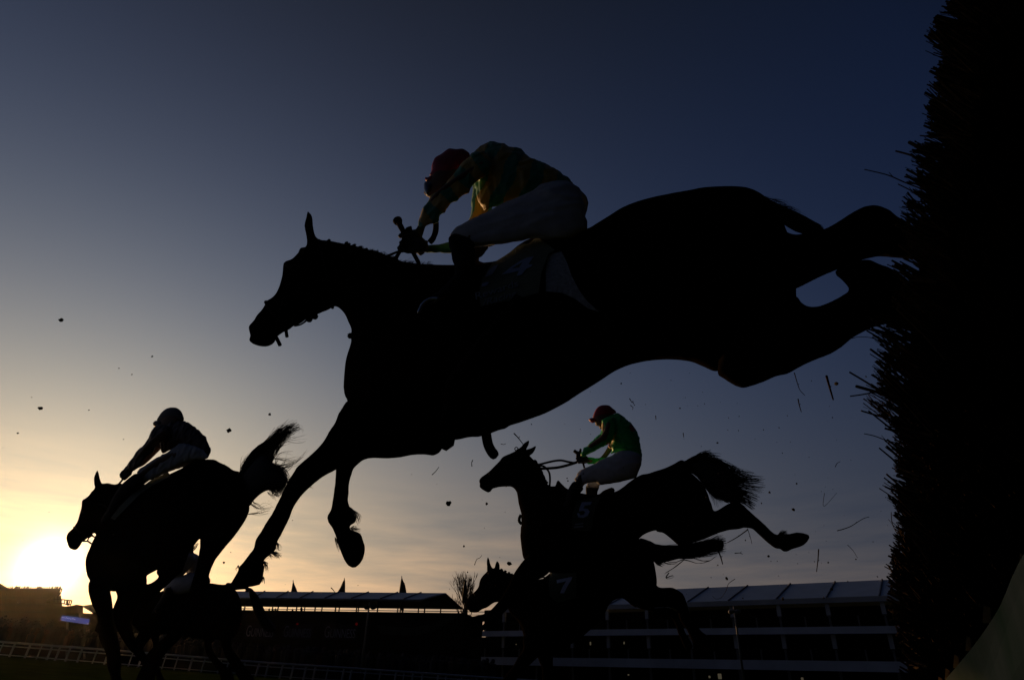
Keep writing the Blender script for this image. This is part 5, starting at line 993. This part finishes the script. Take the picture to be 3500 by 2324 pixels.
# ================================================================== TURF AND TWIGS IN THE AIR
clods = [(208,1094,7,'clod of turf high in the pale sky at far left'),(137,1395,7,'dark clod of turf above the sun at far left'),(782,1472,8,'clod of turf right of the grey capped jockey'),(1533,1720,9,'blurred dark clod hanging in the sky left of the green jockey\'s horse'),(1663,1721,6,'small clod below the muzzle of the green jockey\'s horse'),(922,1416,4,'tiny clod above the thrown up tail'),(61,1480,3,'tiny clod at the left margin above the sun'),(520,1218,4,'tiny elongated clod above the grey cap'),(1741,1925,7,'flat clod just right of the ears of horse 7'),(1586,1866,4,'tiny clod above the ears of horse 7'),(1636,1350+153/2.6,4,'tiny clod under the belly strap of the leaping horse'),(765,1922,4,'small clod above the hoof at left'),
         (2859,1311,7,'clod beside the thick flying stick near the brush fence'),(2627,1900,4,'small clod under the outstretched hind hoof'),(2711,1741,5,'clod above the outstretched hind hoof'),(1598,1955,3,'tiny clod over the bare tree'),(1941,1643,3,'tiny clod before the knee of the green jockey'),(2452,1513,3,'tiny clod above the spread tail'),(2324,1395,3,'tiny clod right of the red cap of the green jockey'),(2630,1682,4,'small clod by the end of the spread tail'),(2484,1977,5,'clod above the right stand roof'),(2843,2012,5,'dark clod against the right stand roof'),(2676,2046,5,'dark clod low on the right stand roof')]
for i, (x, y, r, lb) in enumerate(clods):
    d = rnd.uniform(2.6, 4.6); m = MB(); m.blob(P(x, y, d), r * d / FOC, i, .35); tag(m.build('turf_clod', M['earth']), lb, 'turf clod', 'clods of turf in the air')
m = MB(); m.blob((0, 0, 0), 1.0, 9, .4); proto = None
sk = random.Random(12)
for k in range(190):
    if k < 150: x, y = sk.uniform(1480, 3060), sk.uniform(1240, 2060)
    elif k < 175: x, y = sk.uniform(0, 1500), sk.uniform(1200, 2000)
    else: x, y = sk.uniform(2300, 3050), sk.uniform(1300, 1900)
    d = sk.uniform(2.4, 5); r = sk.choice([1.1, 1.3, 1.6, 1.9, 2.6]) * d / FOC
    if proto is None: proto = m.build('turf_speck', M['earth']); o = proto
    else: o = proto.copy(); COL.objects.link(o)
    o.location = tuple(P(x, y, d)); o.scale = (r * sk.uniform(.7, 1.8), r, r * sk.uniform(.6, 1.2)); o.rotation_euler = (sk.uniform(0, 6), sk.uniform(0, 6), sk.uniform(0, 6))
    tag(o, 'tiny dark speck of turf flung up against the evening sky', 'turf speck', 'specks of turf in the air')
twigs = [([(1477,1622),(1488,1612),(1500,1596)],4,'short straight twig in the sky below the belly strap'),([(1613,1593),(1612,1580),(1616,1571)],4,'stubby twig left of the horse with the green jockey'),([(1757,1481),(1772,1497),(1787,1517)],5,'straight twig pointing at the ears of horse 5'),([(1622,1930),(1630,1910),(1640,1906),(1647,1897)],3,'bent twig above the two pricked ears'),([(2798,1877),(2796,1910),(2791,1953)],5,'upright twig right of the outstretched hind hoof'),([(2728,1364),(2732,1385),(2739,1408)],5,'short dark twig below the thigh of the leaping horse'),([(2825,1285),(2836,1325),(2848,1366)],10,'thick broken stick flying near the brush fence'),([(2715,1274),(2733,1331),(2751,1351)],4,'thin bent twig just under the thigh of the leaping horse'),([(2241,1421),(2242,1434)],4,'tiny upright twig right of the red cap'),([(2335,1480),(2337,1494)],4,'tiny upright twig right of the green jacket'),
    ([(2555,1810),(2520,1835),(2486,1854)],5,'twig slanting down from the hind leg to the flying tail'),([(2555,1806),(2566,1840),(2570,1858)],3,'fine twig hanging below the hind leg of horse 5'),([(2456,1884),(2464,1905),(2470,1927)],7,'dark stick below the tail of horse 7'),([(2512,1890),(2530,1889),(2538,1893)],4,'small curved twig right of the tail of horse 7'),([(2862,1813),(2885,1807),(2910,1797),(2935,1781),(2955,1770),(2971,1766)],4,'long twig left of the brush fence rising rightwards'),([(2897,1862),(2915,1880),(2931,1906)],2.5,'fine twig falling beside the brush fence'),([(2512,1978),(2490,1994),(2483,2015),(2465,2042),(2446,2046),(2435,2035)],2.5,'curling branchlet before the right stand roof'),([(1132,2008),(1138,2014),(1144,2023)],4,'short twig over the marquee roof'),([(1712,1517),(1722,1519),(1729,1516)],3,'small curved twig left of the horse 5 ears'),([(2818,1685),(2816,1730),(2860,1684)],2,'faint folded straw near the brush fence'),([(2152,1362),(2160,1375),(2166,1375)],4,'crooked bit of twig above the red cap'),([(2155,1385),(2164,1392),(2162,1400)],3,'hooked bit of twig right of the red cap'),([(2855,1595),(2862,1582),(2872,1577)],3,'faint curved twig at mid height near the fence'),([(720,2060-130),(724,1930-8)],3,'tiny twig above the left hoof'),([(540,1527),(545,1529),(552,1536)],3,'tiny bent straw right of the grey cap')]
for i, (pts, w_, lb) in enumerate(twigs):
    d = rnd.uniform(2.2, 3.6); q = spline(pts, 8, False) if len(pts) > 2 else np.array(pts, float); m = MB(); n_ = len(q)
    m.tube([P(x, y, d + .08 * k / n_) for k, (x, y) in enumerate(q)], list(np.linspace(1, .6, n_) * w_ * .42 * d / FOC), 6)
    if w_ >= 4 and n_ > 3: k = n_ // 2; m.tube([P(*q[k], d), P(q[k][0] + 5, q[k][1] - 6, d)], [w_ * .3 * d / FOC, w_ * .15 * d / FOC], 4)
    tag(m.build('flying_twig', M['twig']), lb, 'twig', 'twigs in the air')

# ================================================================== ADDED THIN VOLUME: warm veil standing in for lens flare around the sun
m = MB(); m.box((30, 150, 20), (760, 0, 0), (0, 322, 0), (0, 0, 66)); hz = bpy.data.materials.new('flare_veil_volume'); hz.use_nodes = True; t = hz.node_tree
for n in list(t.nodes):
    if n.type == 'BSDF_PRINCIPLED': t.nodes.remove(n)
v = t.nodes.new('ShaderNodeVolumePrincipled'); v.inputs['Color'].default_value = (.9, .85, .8, 1); v.inputs['Density'].default_value = .00002; v.inputs['Anisotropy'].default_value = .88
t.links.new(v.outputs[0], [n for n in t.nodes if n.type == 'OUTPUT_MATERIAL'][0].inputs['Volume'])
tag(m.build('added_flare_veil', hz), kind='stuff')
